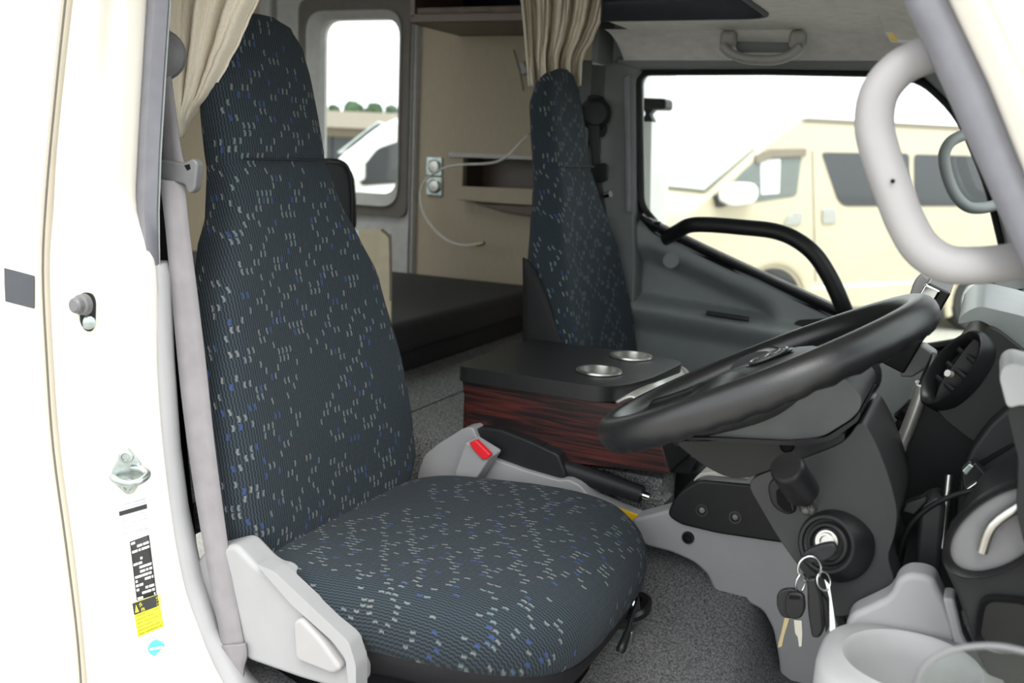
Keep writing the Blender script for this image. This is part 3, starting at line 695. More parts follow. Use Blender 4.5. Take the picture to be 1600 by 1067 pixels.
pprism('handle_back', [(1146, 64), (1240, 67), (1236, 82), (1152, 82)], 1.54, .01, 'pillar_grey', cg, bev=.003, r=.01)
# driver grab handle, light grey, on the near windscreen pillar
dg = thing('grab_handle', 'big light grey grab handle on the near windscreen pillar', 'handle', at(1575, 408, Y=.12))
hp = [(1478, 78, .14), (1446, 87, .125), (1405, 107, .115), (1374, 145, .11), (1366, 195, .11), (1377, 245, .11), (1395, 295, .11), (1414, 345, .11), (1440, 388, .11), (1478, 412, .112), (1525, 415, .12), (1575, 410, .135), (1620, 402, .15)]
tube('handle_loop', [at(x, y, Y=yy) for x, y, yy in hp], .019, 'trim_warm', dg, n=16, sm=7, prof=.85)
lathe('screw_hole', [(0, .0), (.0022, .0), (.0024, .001)], at(1395, 283, Y=.088), (at(1395, 283, Y=.088)-CAM)*-1, 'void_black', dg, n=10)

# sun visor with warning print
sv = thing('sun_visor', 'pale grey sun visor with a small warning print at the ceiling', 'visor', at(1380, 30, Y=1.2))
vp_ = [at(x, y, Y=yy) for x, y, yy in ((1335, -60, .85), (1365, 10, 1.25), (1385, 62, 1.45), (1470, 66, 1.45), (1480, -60, .85))]
prism('visor_board', fillet(vp_, .03), (.0, .01, .02), 'headliner', sv, bev=.006)
def vq(x, y, dz=-.004): return at(x, y, D=((vp_[1]-CAM).dot(FW)*(1-(y-10)/52*1)+(vp_[2]-CAM).dot(FW)*((y-10)/52*1))-.012)
mk('warning_print', [vq(1384, 50), vq(1432, 52), vq(1436, 68), vq(1392, 66)], [(0, 1, 2, 3)], 'paper_white', sv, solid=.001, smooth=False)
mk('warning_patch', [vq(1385, 51)-FW*.001, vq(1398, 51)-FW*.001, vq(1403, 66)-FW*.001, vq(1393, 65)-FW*.001], [(0, 1, 2, 3)], 'orange_label', sv, solid=.001, smooth=False)
for k in range(3):
    mk('warning_line', [vq(1404+k, 54+4*k)-FW*.001, vq(1428+k, 55+4*k)-FW*.001, vq(1428+k, 56.5+4*k)-FW*.001, vq(1404+k, 55.5+4*k)-FW*.001], [(0, 1, 2, 3)], 'ink_red', sv, smooth=False)

# ------------------------------------------------------------------ centre console box
zl = .58
L00 = at(717, 569, Z=zl); L10 = at(972, 612, Z=zl); L11 = at(1062, 556, Z=zl); L01 = at(800, 530, Z=zl)
yn = (L00.y+L10.y)/2; yf = (at(800,530,Z=zl).y+at(1060,555,Z=zl).y)/2
con = thing('console_box', 'low console box with rosewood sides and black lid between the seats', 'console', ((L00.x+L10.x)/2, (yn+yf)/2, ZF))
xl0 = L00.x; xr0 = at(1030, 583, Z=zl).x
lidp = fillet([Vector((xl0, yn, zl)), Vector((L10.x-.03, yn-.005, zl)), Vector((xr0+.0, yn+.12, zl)), Vector((L11.x+.03, yf-.03, zl)), Vector((L11.x-.05, yf, zl)), Vector((xl0, yf, zl))], [.03, .10, .08, .06, .05, .03], 7)
cups = [at(936, 580, Z=zl+.001), at(986, 557, Z=zl+.001)]
bm = bmesh.new(); loops = [lidp]+[[Vector((c_.x+.0415*math.cos(2*math.pi*k/36), c_.y+.0415*math.sin(2*math.pi*k/36), zl)) for k in range(36)] for c_ in cups]
for L_ in loops:
    vv_ = [bm.verts.new(p) for p in L_]
    for i in range(len(vv_)): bm.edges.new((vv_[i], vv_[(i+1) % len(vv_)]))
bmesh.ops.triangle_fill(bm, use_beauty=True, use_dissolve=False, edges=bm.edges[:])
ex_ = bmesh.ops.extrude_face_region(bm, geom=bm.faces[:])
for e in ex_['geom']:
    if isinstance(e, bmesh.types.BMVert): e.co.z -= .032
bm.verts.index_update()
lid = mk('console_lid', [v.co.copy() for v in bm.verts], [tuple(v.index for v in f.verts) for f in bm.faces], 'lid_black', con, bev=.004, label='matt black lid'); bm.free()
# side panels and curved silver front
sidep = [(xl0+.012, zl-.033), (L10.x-.02, zl-.033)]
for x, y in ((985, 622), (1003, 640), (1020, 668), (1035, 705), (1046, 741)): 
    p = at(x, y, Y=yn+.01); sidep.append((p.x, p.z))
p = at(722, 702, Y=yn+.01); sidep += [(p.x+.02, min(p.z, sidep[-1][1]-.0)), ]
for yy in (yn+.01, yf-.03):
    prism('side_panel', [Vector((x, yy, z)) for x, z in sidep], (0, .018, 0), 'rosewood', con, bev=.001, label='rosewood-grain side panel')
fr = crom([Vector((x, 0, z)) for x, z in sidep[1:7]], 5); nf = len(fr)
v = [Vector((p.x-.002, yn+.02, p.z)) for p in fr]+[Vector((p.x-.002, yf-.03, p.z)) for p in fr]
nh = 16
mk('front_panel', v, [(i, i+1, nf+i+1, nf+i) for i in range(nh)], 'silver_trim', con, solid=.008, label='brushed silver curved front')
mk('front_base', v, [(i, i+1, nf+i+1, nf+i) for i in range(nh, nf-1)], 'black_plastic', con, solid=.006)
tube('front_edge', [Vector((p.x+.004, yf-.03, p.z)) for p in fr], .006, 'trim_warm', con, n=8)
box('back_panel', (xl0+.012, yn+.02, sidep[-1][1]), (xl0+.03, yf-.03, zl-.033), 'rosewood', con, bev=.001)
for (x, y) in ((936, 580), (986, 557)):
    c = at(x, y, Z=zl+.001)
    cupo = lathe('cup_ring', [(.0, -.06), (.034, -.06), (.0405, .0005), (.041, .004), (.047, .004), (.048, .0005), (.041, .0003)], c, (0, 0, 1), 'steel', con, n=36, label='brushed steel cup ring', caps=False)
# shifter plinth ahead of the console
sp = thing('tunnel_cover', 'black moulded tunnel cover with two screws below the steering wheel', 'cover', at(1130, 830, Y=.74))
pprism('cover_shell', [(1042, 806), (1048, 788), (1062, 768), (1092, 750), (1160, 756), (1200, 760), (1232, 850), (1200, 846), (1120, 834), (1062, 820)], .70, .22, 'black_plastic', sp, bev=.022, seg=5, r=.012)
pprism('chrome_plate', [(1082, 752), (1092, 740), (1120, 736), (1168, 742), (1170, 758), (1110, 755)], .735, .12, 'silver_trim', sp, bev=.006, r=.006, label='bright selector plate')
for x, y in ((1097, 797), (1149, 808)):
    c = at(x, y, Y=.70); lathe('screw_cup', [(.012, -.004), (.012, .002), (.008, .002), (.007, -.003), (0, -.003)], c, (0, -1, .1), 'black_satin', sp, n=16)
    lathe('screw', [(.0055, -.003), (.0055, .0015), (.003, .003), (0, .003)], c, (0, -1, .1), 'tongue_grey', sp, n=10)
sb2 = thing('shifter_boot', 'dark floor-shift base beyond the handbrake grip', 'shifter', at(1040, 770, Y=.95))
pprism('boot', [(985, 762), (1010, 735), (1050, 722), (1100, 722), (1120, 760), (1060, 790), (1010, 790)], .96, .15, 'black_plastic', sb2, bev=.03, seg=4)
pprism('slot_frame', [(1048, 738), (1068, 712), (1090, 716), (1078, 740)], .93, .02, 'charcoal', sb2, bev=.003, r=.006)
tube('shift_light', [at(1053, 722, Y=.925), at(1060, 716, Y=.925)], .003, 'chrome', sb2)

# grey tunnel side trim around the carpet
tt = thing('tunnel_trim', 'light grey plastic trim framing the footwell carpet', 'trim panel', at(1150, 900, Y=.72))
o = pprism('trim_shell', [(985, 812), (1010, 806), (1045, 796), (1160, 800), (1225, 830), (1290, 925), (1318, 1000), (1330, 1100), (1222, 1100), (1216, 1030), (1208, 985), (1192, 955), (1160, 938), (1128, 932), (1113, 920), (1106, 900), (1085, 880), (1050, 864), (1004, 852)], .715, .06, 'trim_light', tt, bev=.012, seg=4, r=.012)
lathe('trim_clip', [(.0, .0), (.007, .0), (.0085, .003), (.011, .003), (.012, 0)], at(1075, 840, Y=.714), (0, -1, .1), 'black_plastic', tt, n=18, label='black push clip')

# ------------------------------------------------------------------ handbrake
hb = thing('handbrake', 'handbrake with black lever in a light grey housing beside the driver seat', 'handbrake', at(800, 790, Y=.78))
pprism('housing', [(640, 850), (652, 742), (662, 712), (682, 695), (722, 670), (738, 667), (748, 690), (768, 716), (820, 735), (872, 750), (888, 749), (906, 758), (924, 780), (1000, 812), (1000, 860)], .745, .05, 'trim_light', hb, bev=.008, seg=3, r=.008, label='light grey plastic housing')
pprism('lever_cover', [(728, 680), (738, 671), (760, 668), (784, 672), (830, 690), (872, 710), (885, 744), (873, 755), (820, 738), (768, 716), (745, 698)], .758, .048, 'charcoal', hb, bev=.011, seg=4, r=.008, label='dark plastic lever cover')
pprism('lever_notch', [(840, 698), (848, 695), (860, 702), (852, 706)], .768, .02, 'void_black', hb, bev=.001)
ga, gb_ = at(872, 728, Y=.785), at(1003, 773, Y=.785)
tube('grip', [ga, lerp(ga, gb_, .03), lerp(ga, gb_, .3), lerp(ga, gb_, .95), gb_], .0185, 'charcoal', hb, n=16, prof=.8, rfun=lambda t: 1.05-.12*t, label='textured black grip')
tube('release_knob', [gb_, lerp(ga, gb_, 1.03), lerp(ga, gb_, 1.09)], .0075, 'chrome', hb, n=12)
rm = pprism('rubber_mat', [(930, 776), (1000, 772), (1042, 782), (1032, 802), (1016, 808), (960, 790)], .84, .05, 'carpet', bev=.004)
tag(rm, 'loose grey mat flap under the handbrake grip', 'mat')
lab = pprism('yellow_label', [(922, 778), (928, 779), (1000, 806), (990, 815)], .742, .003, 'orange_label', bev=.0005)
tag(lab, 'orange-yellow caution strip beside the seat cushion front corner', 'label')

# ------------------------------------------------------------------ steering wheel
SC = Vector((.777, .423, .724)); al = R(27.8); WU = Vector((math.cos(al), 0, math.sin(al))); WV = Vector((0, 1, 0)); WN = Vector((-math.sin(al), 0, math.cos(al)))
RW = .23
sw = thing('steering_wheel', 'black steering wheel with oval emblem on the hub', 'steering wheel', SC)
def wp(u, v, n=0): return SC+WU*u+WV*v+WN*n
nr = 120; rings = []
for i in range(nr):
    a = 2*math.pi*i/nr; d = WU*math.cos(a)+WV*math.sin(a); ring = []
    for j in range(18):
        b = 2*math.pi*j/18; rr = .0222
        kn = 1.0
        if math.cos(b) < -.1 or math.sin(b) < -.3: kn = 1+.15*(.5+.5*math.sin(36*a))*max(0, -math.sin(b))**2
        ring.append(SC+d*(RW+math.cos(b)*rr*kn)+WN*(math.sin(b)*rr*1.08*kn))
    rings.append(ring)
v = [p for q in rings for p in q]
mk('rim', v, [(k*18+j, k*18+(j+1) % 18, ((k+1) % nr)*18+(j+1) % 18, ((k+1) % nr)*18+j) for k in range(nr) for j in range(18)], 'wheel_leather', sw, ang=80)
# hub pad: domed superellipse
prs = []
for k, h in ((.8, -.05), (.97, -.035), (1.02, -.014), (.96, .004), (.86, .013), (.7, .019), (.5, .022), (.25, .0235), (.03, .024)):
    r_ = []
    for i in range(48):
        a = 2*math.pi*i/48; c, q = math.cos(a), math.sin(a)
        u = (.105 if c > 0 else .15)*math.copysign(abs(c)**.75, c); vv = .112*math.copysign(abs(q)**.75, q)
        if c < 0: vv *= 1-.25*(abs(u)/.15)**2
        r_.append(wp(u*k-.012, vv*k, h-.008-.12*max(0, -u*k-.04)))
    prs.append(r_)
hub = loft('hub_pad', prs, 'column_grey', sw, ang=60, label='black padded hub')
for sgn in (-1, 1):
    pts = [wp(-.03, sgn*.085, .008), wp(-.035, sgn*.13, .004), wp(-.04, sgn*.18, .0), wp(-.045, sgn*.218, .0)]
    tube('spoke', pts, .036, 'black_satin', sw, n=16, ry=.016, up=WU, sm=5)
    pts = [wp(-.11, sgn*.045, .0), wp(-.14, sgn*.055, -.002), wp(-.18, sgn*.07, -.002), wp(-.212, sgn*.083, .0)]
    tube('spoke', pts, .024, 'black_satin', sw, n=14, ry=.012, up=WV, sm=5)
def ell(cu, cv, a, b, nn=0): return [wp(cu+a*math.cos(t), cv+b*math.sin(t), nn) for t in [2*math.pi*k/40 for k in range(40)]]
lathe('emblem_dish', [(0, .0), (.034, .0), (.036, .002)], wp(.02, -.005, .0145), WN, 'black_satin', hub, n=36)
for a, b, cu in ((.027, .037, 0), (.020, .013, .004), (.009, .031, .011)):
    tube('emblem_ring', ell(.02+cu*.6, -.005, a, b, .0185), .0026, 'emblem_grey', hub, closed=True, n=8)
pprism('seam_line', [(1044, 640), (1050, 637), (1052, 640), (1046, 643)], .40, .01, 'charcoal', hub, bev=.001)

# ------------------------------------------------------------------ steering column
sc = thing('steering_column', 'dark steering column shroud under the wheel', 'steering column', at(1300, 950, Y=.45))
pprism('upper_shroud', [(1060, 672), (1120, 668), (1200, 628), (1262, 600), (1308, 582), (1330, 600), (1347, 622), (1344, 640), (1330, 655), (1286, 682), (1230, 688), (1120, 684)], .33, .18, 'shroud_sky_sheen', sc, bev=.04, seg=6, r=.012, label='upper shroud with sky sheen painted into its grey')
pprism('shroud_seam', [(1075, 684), (1120, 684), (1230, 689), (1290, 684), (1335, 655), (1345, 640), (1343, 656), (1300, 688), (1260, 697), (1150, 692)], .322, .19, 'black_plastic', sc, bev=.006, r=.008)
pprism('lower_shroud', [(1052, 690), (1120, 688), (1255, 696), (1322, 674), (1318, 695), (1270, 712), (1210, 732), (1166, 748), (1135, 746), (1100, 728)], .34, .16, 'black_plastic', sc, bev=.02, seg=5, r=.015, label='black lower shroud')
lathe('shroud_hole', [(0, -.001), (.007, -.001), (.009, .001), (.0095, -.002)], at(1229, 697, Y=.335), (0, -1, .2), 'void_black', sc, n=18)
pprism('column_body', [(1164, 752), (1210, 733), (1268, 712), (1322, 690), (1345, 652), (1368, 690), (1390, 745), (1404, 800), (1398, 840), (1386, 870), (1398, 905), (1402, 935), (1330, 962), (1300, 965), (1262, 905), (1215, 840)], .335, .2, 'column_grey', sc, bev=.05, seg=8, r=.02, label='dark column casing')
# ignition boss
ig = at(1293, 850, Y=.315); ax = Vector((-.28, -.93, .22))
lathe('ignition_boss', [(.052, -.03), (.046, -.01), (.041, .0), (.038, .004), (.034, .004), (.033, .0), (.029, -.002), (.027, .002), (.0235, .003), (.021, -.002), (0, -.002)], ig, ax, 'black_plastic', sc, n=40, label='round ignition lock surround')
lathe('lock_barrel', [(.0, .004), (.008, .004), (.0085, .007), (.0115, .007), (.0125, .004), (.0155, .004), (.0165, .001), (.0165, -.01)], ig+Vector((0, -.002, .004)), ax, 'steel', sc, n=28, label='bright lock barrel')
# stalk recess and knob
pprism('lever_recess', [(1198, 762), (1206, 748), (1222, 744), (1236, 760), (1244, 800), (1232, 806), (1216, 800), (1204, 788)], .328, .012, 'black_plastic', sc, bev=.005, r=.012)
pprism('lever_opening', [(1212, 766), (1222, 762), (1230, 772), (1238, 800), (1226, 800), (1214, 788)], .3265, .004, 'void_black', sc, bev=.001, r=.004)
ka, kb = at(1228, 728, Y=.24), at(1254, 768, Y=.285)
tl_ = thing('tilt_knob', 'black cylindrical tilt-lock knob on the steering column', 'knob', kb)
tube('knob_head', [ka, lerp(ka, kb, .04), lerp(ka, kb, .12), lerp(ka, kb, .85), lerp(ka, kb, .97), kb], .0225, 'black_satin', tl_, n=24, rfun=lambda t: .86 if t < .01 else (.95 if t < .25 else (1 if t < .9 else .88)))
kc = at(1264, 795, Y=.315)
tube('knob_stem', [lerp(ka, kb, .95), lerp(kb, kc, .5), kc], .010, 'black_plastic', tl_, n=14)
lathe('knob_collar', [(.0, .0), (.011, .0), (.0125, .003), (.0125, .012), (.010, .016), (.010, .022), (0, .022)], kc, (kb-kc), 'steel', tl_, n=18)

# keys
kr = thing('key_bunch', 'bunch of keys with black heads, fob and paper tag hanging from the ignition', 'keys', at(1265, 890, Y=.27))
kh = [(1252, 868), (1262, 858), (1285, 850), (1302, 848), (1309, 858), (1302, 872), (1284, 880), (1262, 882)]
pprism('ignition_key_head', [(x, y) for x, y in kh], .272, .012, 'charcoal', kr, bev=.004, r=.006, label='grey-black ignition key head')
def ringpx(cx, cy, rx, ry, Y, tilt=0, wob=.0):
    return [at(cx+rx*math.cos(t)*math.cos(tilt)-ry*math.sin(t)*math.sin(tilt), cy+rx*math.cos(t)*math.sin(tilt)+ry*math.sin(t)*math.cos(tilt), Y=Y+wob*math.cos(t)) for t in [2*math.pi*k/36 for k in range(36)]]
tube('split_ring', ringpx(1265, 889, 18, 20, .268, .2, .006), .0017, 'chrome', kr, closed=True, n=8)
tube('split_ring', ringpx(1251, 911, 7, 15, .266, .25, .01), .0014, 'chrome', kr, closed=True, n=8)
tube('split_ring', ringpx(1287, 908, 10, 15, .268, -.2, .01), .0014, 'chrome', kr, closed=True, n=8)
k1 = pprism('key_head', [(1213, 930), (1220, 922), (1236, 919), (1250, 926), (1250, 955), (1238, 968), (1222, 966), (1213, 950)], .275, .009, 'black_satin', kr, bev=.003, r=.01, label='black rubber key head')
pprism('key_blade', [(1226, 964), (1234, 966), (1226, 992), (1222, 1010), (1215, 1013), (1216, 1004), (1220, 990)], .278, .0025, 'brass_key', k1, bev=.0005, label='brass key blade')
k2 = pprism('key_head', [(1226, 935), (1234, 925), (1256, 928), (1258, 955), (1250, 968), (1236, 968), (1226, 960)], .258, .010, 'black_plastic', kr, bev=.003, r=.01, label='black rubber key head')
pprism('key_blade', [(1240, 968), (1253, 970), (1254, 990), (1253, 1010), (1248, 1011), (1246, 995), (1242, 990)], .262, .0025, 'steel', k2, bev=.0005, label='steel key blade')
pprism('head_slot', [(1233, 930), (1250, 932), (1250, 937), (1233, 936)], .2572, .002, 'void_black', k2, bev=.0005)
pprism('remote_fob', [(1260, 904), (1275, 904), (1284, 940), (1288, 985), (1280, 998), (1268, 997), (1262, 960)], .262, .014, 'black_satin', kr, bev=.005, r=.008, label='slim black remote fob')
pprism('remote_fob_half', [(1280, 925), (1292, 940), (1296, 980), (1290, 990), (1287, 950)], .270, .010, 'black_plastic', kr, bev=.003, r=.004)
pprism('paper_tag', [(1288, 905), (1296, 914), (1303, 960), (1309, 1012), (1296, 985), (1296, 935)], .272, .0012, 'paper_white', kr, bev=.0003, label='white paper tag')
# ------------------------------------------------------------------ dashboard
da = thing('dashboard', 'black dashboard with round air vents and silver-edged centre stack', 'dashboard', (1.2, .8, .2))
prof = [(1.09, .80), (1.14, .835), (1.25, .845), (1.42, .835), (1.42, .2), (1.2, .25), (1.13, .45), (1.08, .62), (1.075, .74)]
prism('dash_body', fillet([Vector((x, .72, z)) for x, z in prof], .03), (0, .92, 0), 'charcoal', da, bev=.006)
# vent pod
pod = pprism('vent_pod', [(1545, 510), (1562, 518), (1640, 580), (1700, 640), (1700, 780), (1600, 720), (1520, 690), (1475, 655), (1458, 632), (1468, 600), (1515, 535)], .475, .26, 'black_plastic', da, bev=.05, seg=8, r=.012, label='black rounded air vent pod')
va, vb = at(1538, 524, Y=.475), at(1452, 632, Y=.475); vdir = (vb-va).normalized(); hl = (vb-va).length/2
vnrm = Vector((-.55, -.8, .25)); vnrm = (vnrm-vdir*vnrm.dot(vdir)).normalized(); vmin = vnrm.cross(vdir).normalized(); vc = (va+vb)/2+vnrm*.012
rings = []
for kk, h in ((1.1, -.03), (1.04, .0), (.98, .004), (.88, .001), (.8, -.012), (.74, -.022), (.05, -.022)):
    rings.append([vc+vdir*(hl*kk*math.cos(t))+vmin*(.028*kk*math.sin(t))+vnrm*h for t in [2*math.pi*k/40 for k in range(40)]])
loft('vent_ring', rings, 'black_satin', pod, ang=50)
for k in (-1, 0, 1): tube('vent_blade', [vc+vdir*(k*.024)-vmin*.019-vnrm*.012, vc+vdir*(k*.024)+vmin*.019-vnrm*.012], .004, 'charcoal', pod, n=8, ry=.0015)
tube('vent_tab', [vc+vdir*.008-vnrm*.008, vc+vdir*.008+vnrm*.001], .005, 'silver_trim', pod, n=8)
# dash top / instrument hood, paled to imitate windscreen glare
pprism('hood_top', [(1492, 508), (1510, 486), (1532, 478), (1600, 494), (1700, 530), (1700, 620), (1600, 557), (1546, 508), (1530, 500)], .50, .34, 'dash_top_glare', da, bev=.012, seg=4, r=.01, label='dash top pad with windscreen glare in its grey')
for k in (0, 1):
    tube('top_vent', [at(1542+14*k, 492-6*k, Y=.98), at(1556+14*k, 474-6*k, Y=.98), at(1580+14*k, 460-4*k, Y=.98), at(1606+14*k, 458, Y=.98)], .006, 'black_satin', da, n=8, sm=5)
pprism('far_pad', [(1538, 498), (1556, 482), (1600, 462), (1680, 470), (1680, 540), (1600, 520)], 1.0, .3, 'trim_mid', da, bev=.01, r=.01)
# centre stack
pprism('stack_side', [(1440, 602), (1455, 628), (1560, 690), (1610, 740), (1600, 920), (1430, 980), (1330, 900), (1362, 770)], .56, .34, 'charcoal', da, bev=.015, seg=4, r=.012, label='matt dark centre stack')
tube('stack_trim', [at(1442, 604, Y=.555), at(1430, 640, Y=.553), at(1410, 690, Y=.552), at(1388, 738, Y=.552), at(1372, 770, Y=.552)], .010, 'silver_trim', da, n=10, sm=4, ry=.014, label='silver edge trim')
tube('stack_trim', [at(1436, 598, Y=.82), at(1420, 634, Y=.84), at(1400, 680, Y=.85), at(1378, 730, Y=.86)], .007, 'silver_trim', da, n=10, sm=4, label='silver edge trim')
for t in (.2, .42, .62, .8):
    a = lerp(Vector((1430, 622, 0)), Vector((1382, 728, 0)), t); c = at(a.x-3, a.y, Y=.66)
    lathe('stack_knob', [(.02, -.01), (.02, .008), (.016, .012), (0, .012)], c, Vector((-.8, 0, .6)), 'black_satin', da, n=20)
pprism('stack_red_key', [(1377, 708), (1383, 700), (1386, 708), (1379, 718)], .6, .02, 'red_button', da, bev=.001)
# knee area to the right
pprism('knee_panel', [(1492, 790), (1500, 745), (1515, 705), (1545, 664), (1582, 632), (1640, 640), (1680, 900), (1490, 900)], .44, .04, 'charcoal', da, bev=.006, r=.012)
pprism('knee_groove', [(1528, 722), (1582, 692), (1586, 696), (1532, 730)], .437, .006, 'void_black', da, bev=.001)
tube('knee_strip', [at(1483, 742, Y=.43), at(1478, 790, Y=.42), at(1472, 856, Y=.41)], .0045, 'steel', da, n=8, sm=4, label='bright metal strip')
pprism('end_cap', [(1561, 590), (1567, 574), (1580, 567), (1600, 571), (1680, 600), (1680, 670), (1600, 632), (1574, 640)], .16, .10, 'trim_light', da, bev=.008, r=.008, label='light grey dash end cap')
pprism('end_column', [(1573, 640), (1602, 628), (1680, 660), (1680, 960), (1600, 850), (1588, 800), (1592, 720)], .17, .10, 'charcoal', da, bev=.008, r=.008)
# lower side bolster with oval vent and storage recess
lo = pprism('side_bolster', [(1474, 884), (1486, 872), (1530, 800), (1600, 752), (1700, 720), (1700, 1130), (1560, 1090), (1520, 1010), (1500, 940)], .20, .16, 'charcoal', da, bev=.02, seg=5, r=.015, label='dark side bolster with oval vent')
oc, oa = at(1566, 826, Y=.195), (at(1486, 884, Y=.195)-at(1650, 762, Y=.195)); ol = oa.length/2; oa.normalize(); ob = Vector((0, -1, 0)).cross(oa)
rings = []
for ka_, h in ((1.06, -.01), (1.06, .006), (1.0, .012), (.93, .008), (.90, -.0)):
    rings.append([oc+oa*(ol*ka_*math.cos(t))+ob*(.038*ka_*math.sin(t))+Vector((0, -h, 0)) for t in [2*math.pi*k/44 for k in range(44)]])
loft('vent_bezel', rings, 'black_plastic', lo, caps=False, ang=50)
rings = []
for ka_, h in ((.92, .001), (.80, .004), (.5, .002), (.03, .001)):
    rings.append([oc+oa*(ol*ka_*math.cos(t))+ob*(.038*ka_*math.sin(t))+Vector((0, -h, 0)) for t in [2*math.pi*k/44 for k in range(44)]])
loft('vent_dish', rings, 'tongue_grey', lo, ang=50)
tube('vent_bar', [at(1535, 862, Y=.186), at(1552, 820, Y=.182), at(1600, 786, Y=.186)], .006, 'steel', lo, n=8, sm=4)
rc_o = fillet([at(x, y, Y=.197) for x, y in ((1534, 930), (1612, 936), (1640, 1010), (1560, 1018), (1522, 1000))], .015, 5); cc = sum(rc_o, Vector())/len(rc_o)
loft('recess_frame', [[cc+(p-cc)*1.06+Vector((0, .004, 0)) for p in rc_o], [cc+(p-cc)*1.03-Vector((0, .008, 0)) for p in rc_o], [cc+(p-cc)*.95-Vector((0, .006, 0)) for p in rc_o], [cc+(p-cc)*.82+Vector((0, -.001, 0)) for p in rc_o], [cc+(p-cc)*.04+Vector((0, -.0015, 0)) for p in rc_o]], 'black_satin', lo, ang=40)

# fuse box, wires, yellow tag under the dash
fb = thing('relay_box', 'small black relay box with connectors under the dash', 'relay box', at(1525, 790, Y=.42))
pprism('relay_case', [(1502, 738), (1523, 722), (1548, 752), (1548, 790), (1530, 800), (1506, 772)], .41, .03, 'black_satin', fb, bev=.003)
pprism('connector', [(1502, 736), (1514, 724), (1522, 730), (1510, 744)], .405, .02, 'zinc', fb, bev=.002)
pprism('connector', [(1500, 770), (1526, 752), (1528, 758), (1502, 776)], .405, .02, 'chrome', fb, bev=.002)
o = pprism('warning_tag', [(1505, 788), (1516, 780), (1520, 794), (1511, 800)], .40, .004, 'yellow_print', bev=.001); tag(o, 'tiny bright yellow tag hanging under the dash', 'tag')
o = tube('dash_cable', [at(1400, 900, Y=.42), at(1404, 868, Y=.41), at(1420, 824, Y=.40), at(1450, 794, Y=.40), at(1485, 776, Y=.40), at(1520, 766, Y=.405)], .0038, 'rubber', n=8, sm=6); tag(o, 'thin black cable looping under the dashboard', 'cable')
pdl = thing('pedal_bracket', 'dark grey post rising behind the cup holder', 'bracket', at(1440, 900, Y=.40))
pprism('bracket_post', [(1425, 930), (1436, 788), (1462, 776), (1478, 790), (1462, 960)], .40, .06, 'grey_plastic', pdl, bev=.008)
pprism('bracket_clip', [(1408, 800), (1414, 786), (1446, 776), (1450, 784), (1428, 806)], .395, .02, 'black_satin', pdl, bev=.003)

# cup holder
ch_ = thing('cup_holder', 'light grey cup holder on the driver side of the dash', 'cup holder', at(1420, 1060, Y=.2))
hc = at(1424, 1034, Y=.185); zc = hc.z
def sq(rx, ry, z, e=.7, n=48, dx=0, dy=0):
    r_ = []
    for i in range(n):
        a = 2*math.pi*i/n; c, q = math.cos(a), math.sin(a)
        r_.append(Vector((hc.x+dx+rx*math.copysign(abs(c)**e, c), hc.y+dy+ry*math.copysign(abs(q)**e, q), z)))
    return r_
loft('holder_body', [sq(.05, .05, zc-.09, 1), sq(.068, .068, zc-.03, 1), sq(.072, .072, zc-.003, 1), sq(.078, .078, zc+.002, 1), sq(.084, .084, zc-.001, .95), sq(.098, .094, zc-.003, .7), sq(.104, .10, zc-.012, .62), sq(.106, .102, zc-.12, .62), sq(.10, .10, zc-.2, .62)], 'trim_light', ch_, ang=50, caps=True)
pprism('holder_back', [(1318, 985), (1326, 962), (1390, 932), (1402, 905), (1420, 896), (1445, 899), (1460, 906), (1476, 940), (1498, 990), (1500, 1040), (1330, 1040)], .285, .05, 'trim_light', ch_, bev=.012, seg=4, r=.015, label='raised back of the cup holder')
pprism('holder_wing', [(1472, 934), (1492, 936), (1504, 990), (1535, 1050), (1500, 1040)], .27, .04, 'trim_light', ch_, bev=.005)

# navigation screen on its bracket, seen edge-on above the dash
nv = thing('dash_screen', 'thin dash-mounted screen seen edge-on beyond the steering wheel', 'screen', at(1420, 590, Y=.86))
sa, sb_ = at(1470, 446, Y=.86), at(1398, 570, Y=.86); sdir = (sb_-sa).normalized(); snr = Vector((0, 1, 0)).cross(sdir)
def sbox(name, t0, t1, y0, y1, n0, n1, mt, lab=None):
    c = [sa+sdir*((sb_-sa).length*t)+Vector((0, y-.86, 0))+snr*n for t in (t0, t1) for y in (y0, y1) for n in (n0, n1)]
    f = [(0, 1, 3, 2), (4, 6, 7, 5), (0, 4, 5, 1), (2, 3, 7, 6), (0, 2, 6, 4), (1, 5, 7, 3)]
    return mk(name, c, f, mt, nv, bev=.004, label=lab)
sbox('screen_body', 0, 1, .82, 1.0, -.02, .02, 'black_satin')
sbox('screen_frame', .02, .3, .812, .825, -.004, .024, 'chrome')
sbox('screen_back', .45, .95, .84, .97, .018, .045, 'black_plastic')
pprism('screen_bracket', [(1440, 538), (1465, 555), (1450, 575), (1425, 590), (1405, 590), (1410, 570)], .90, .05, 'trim_mid', nv, bev=.006)
pprism('screen_hood', [(1418, 470), (1428, 438), (1442, 424), (1455, 438), (1452, 462), (1436, 478)], .97, .03, 'trim_warm', nv, bev=.006, r=.01)

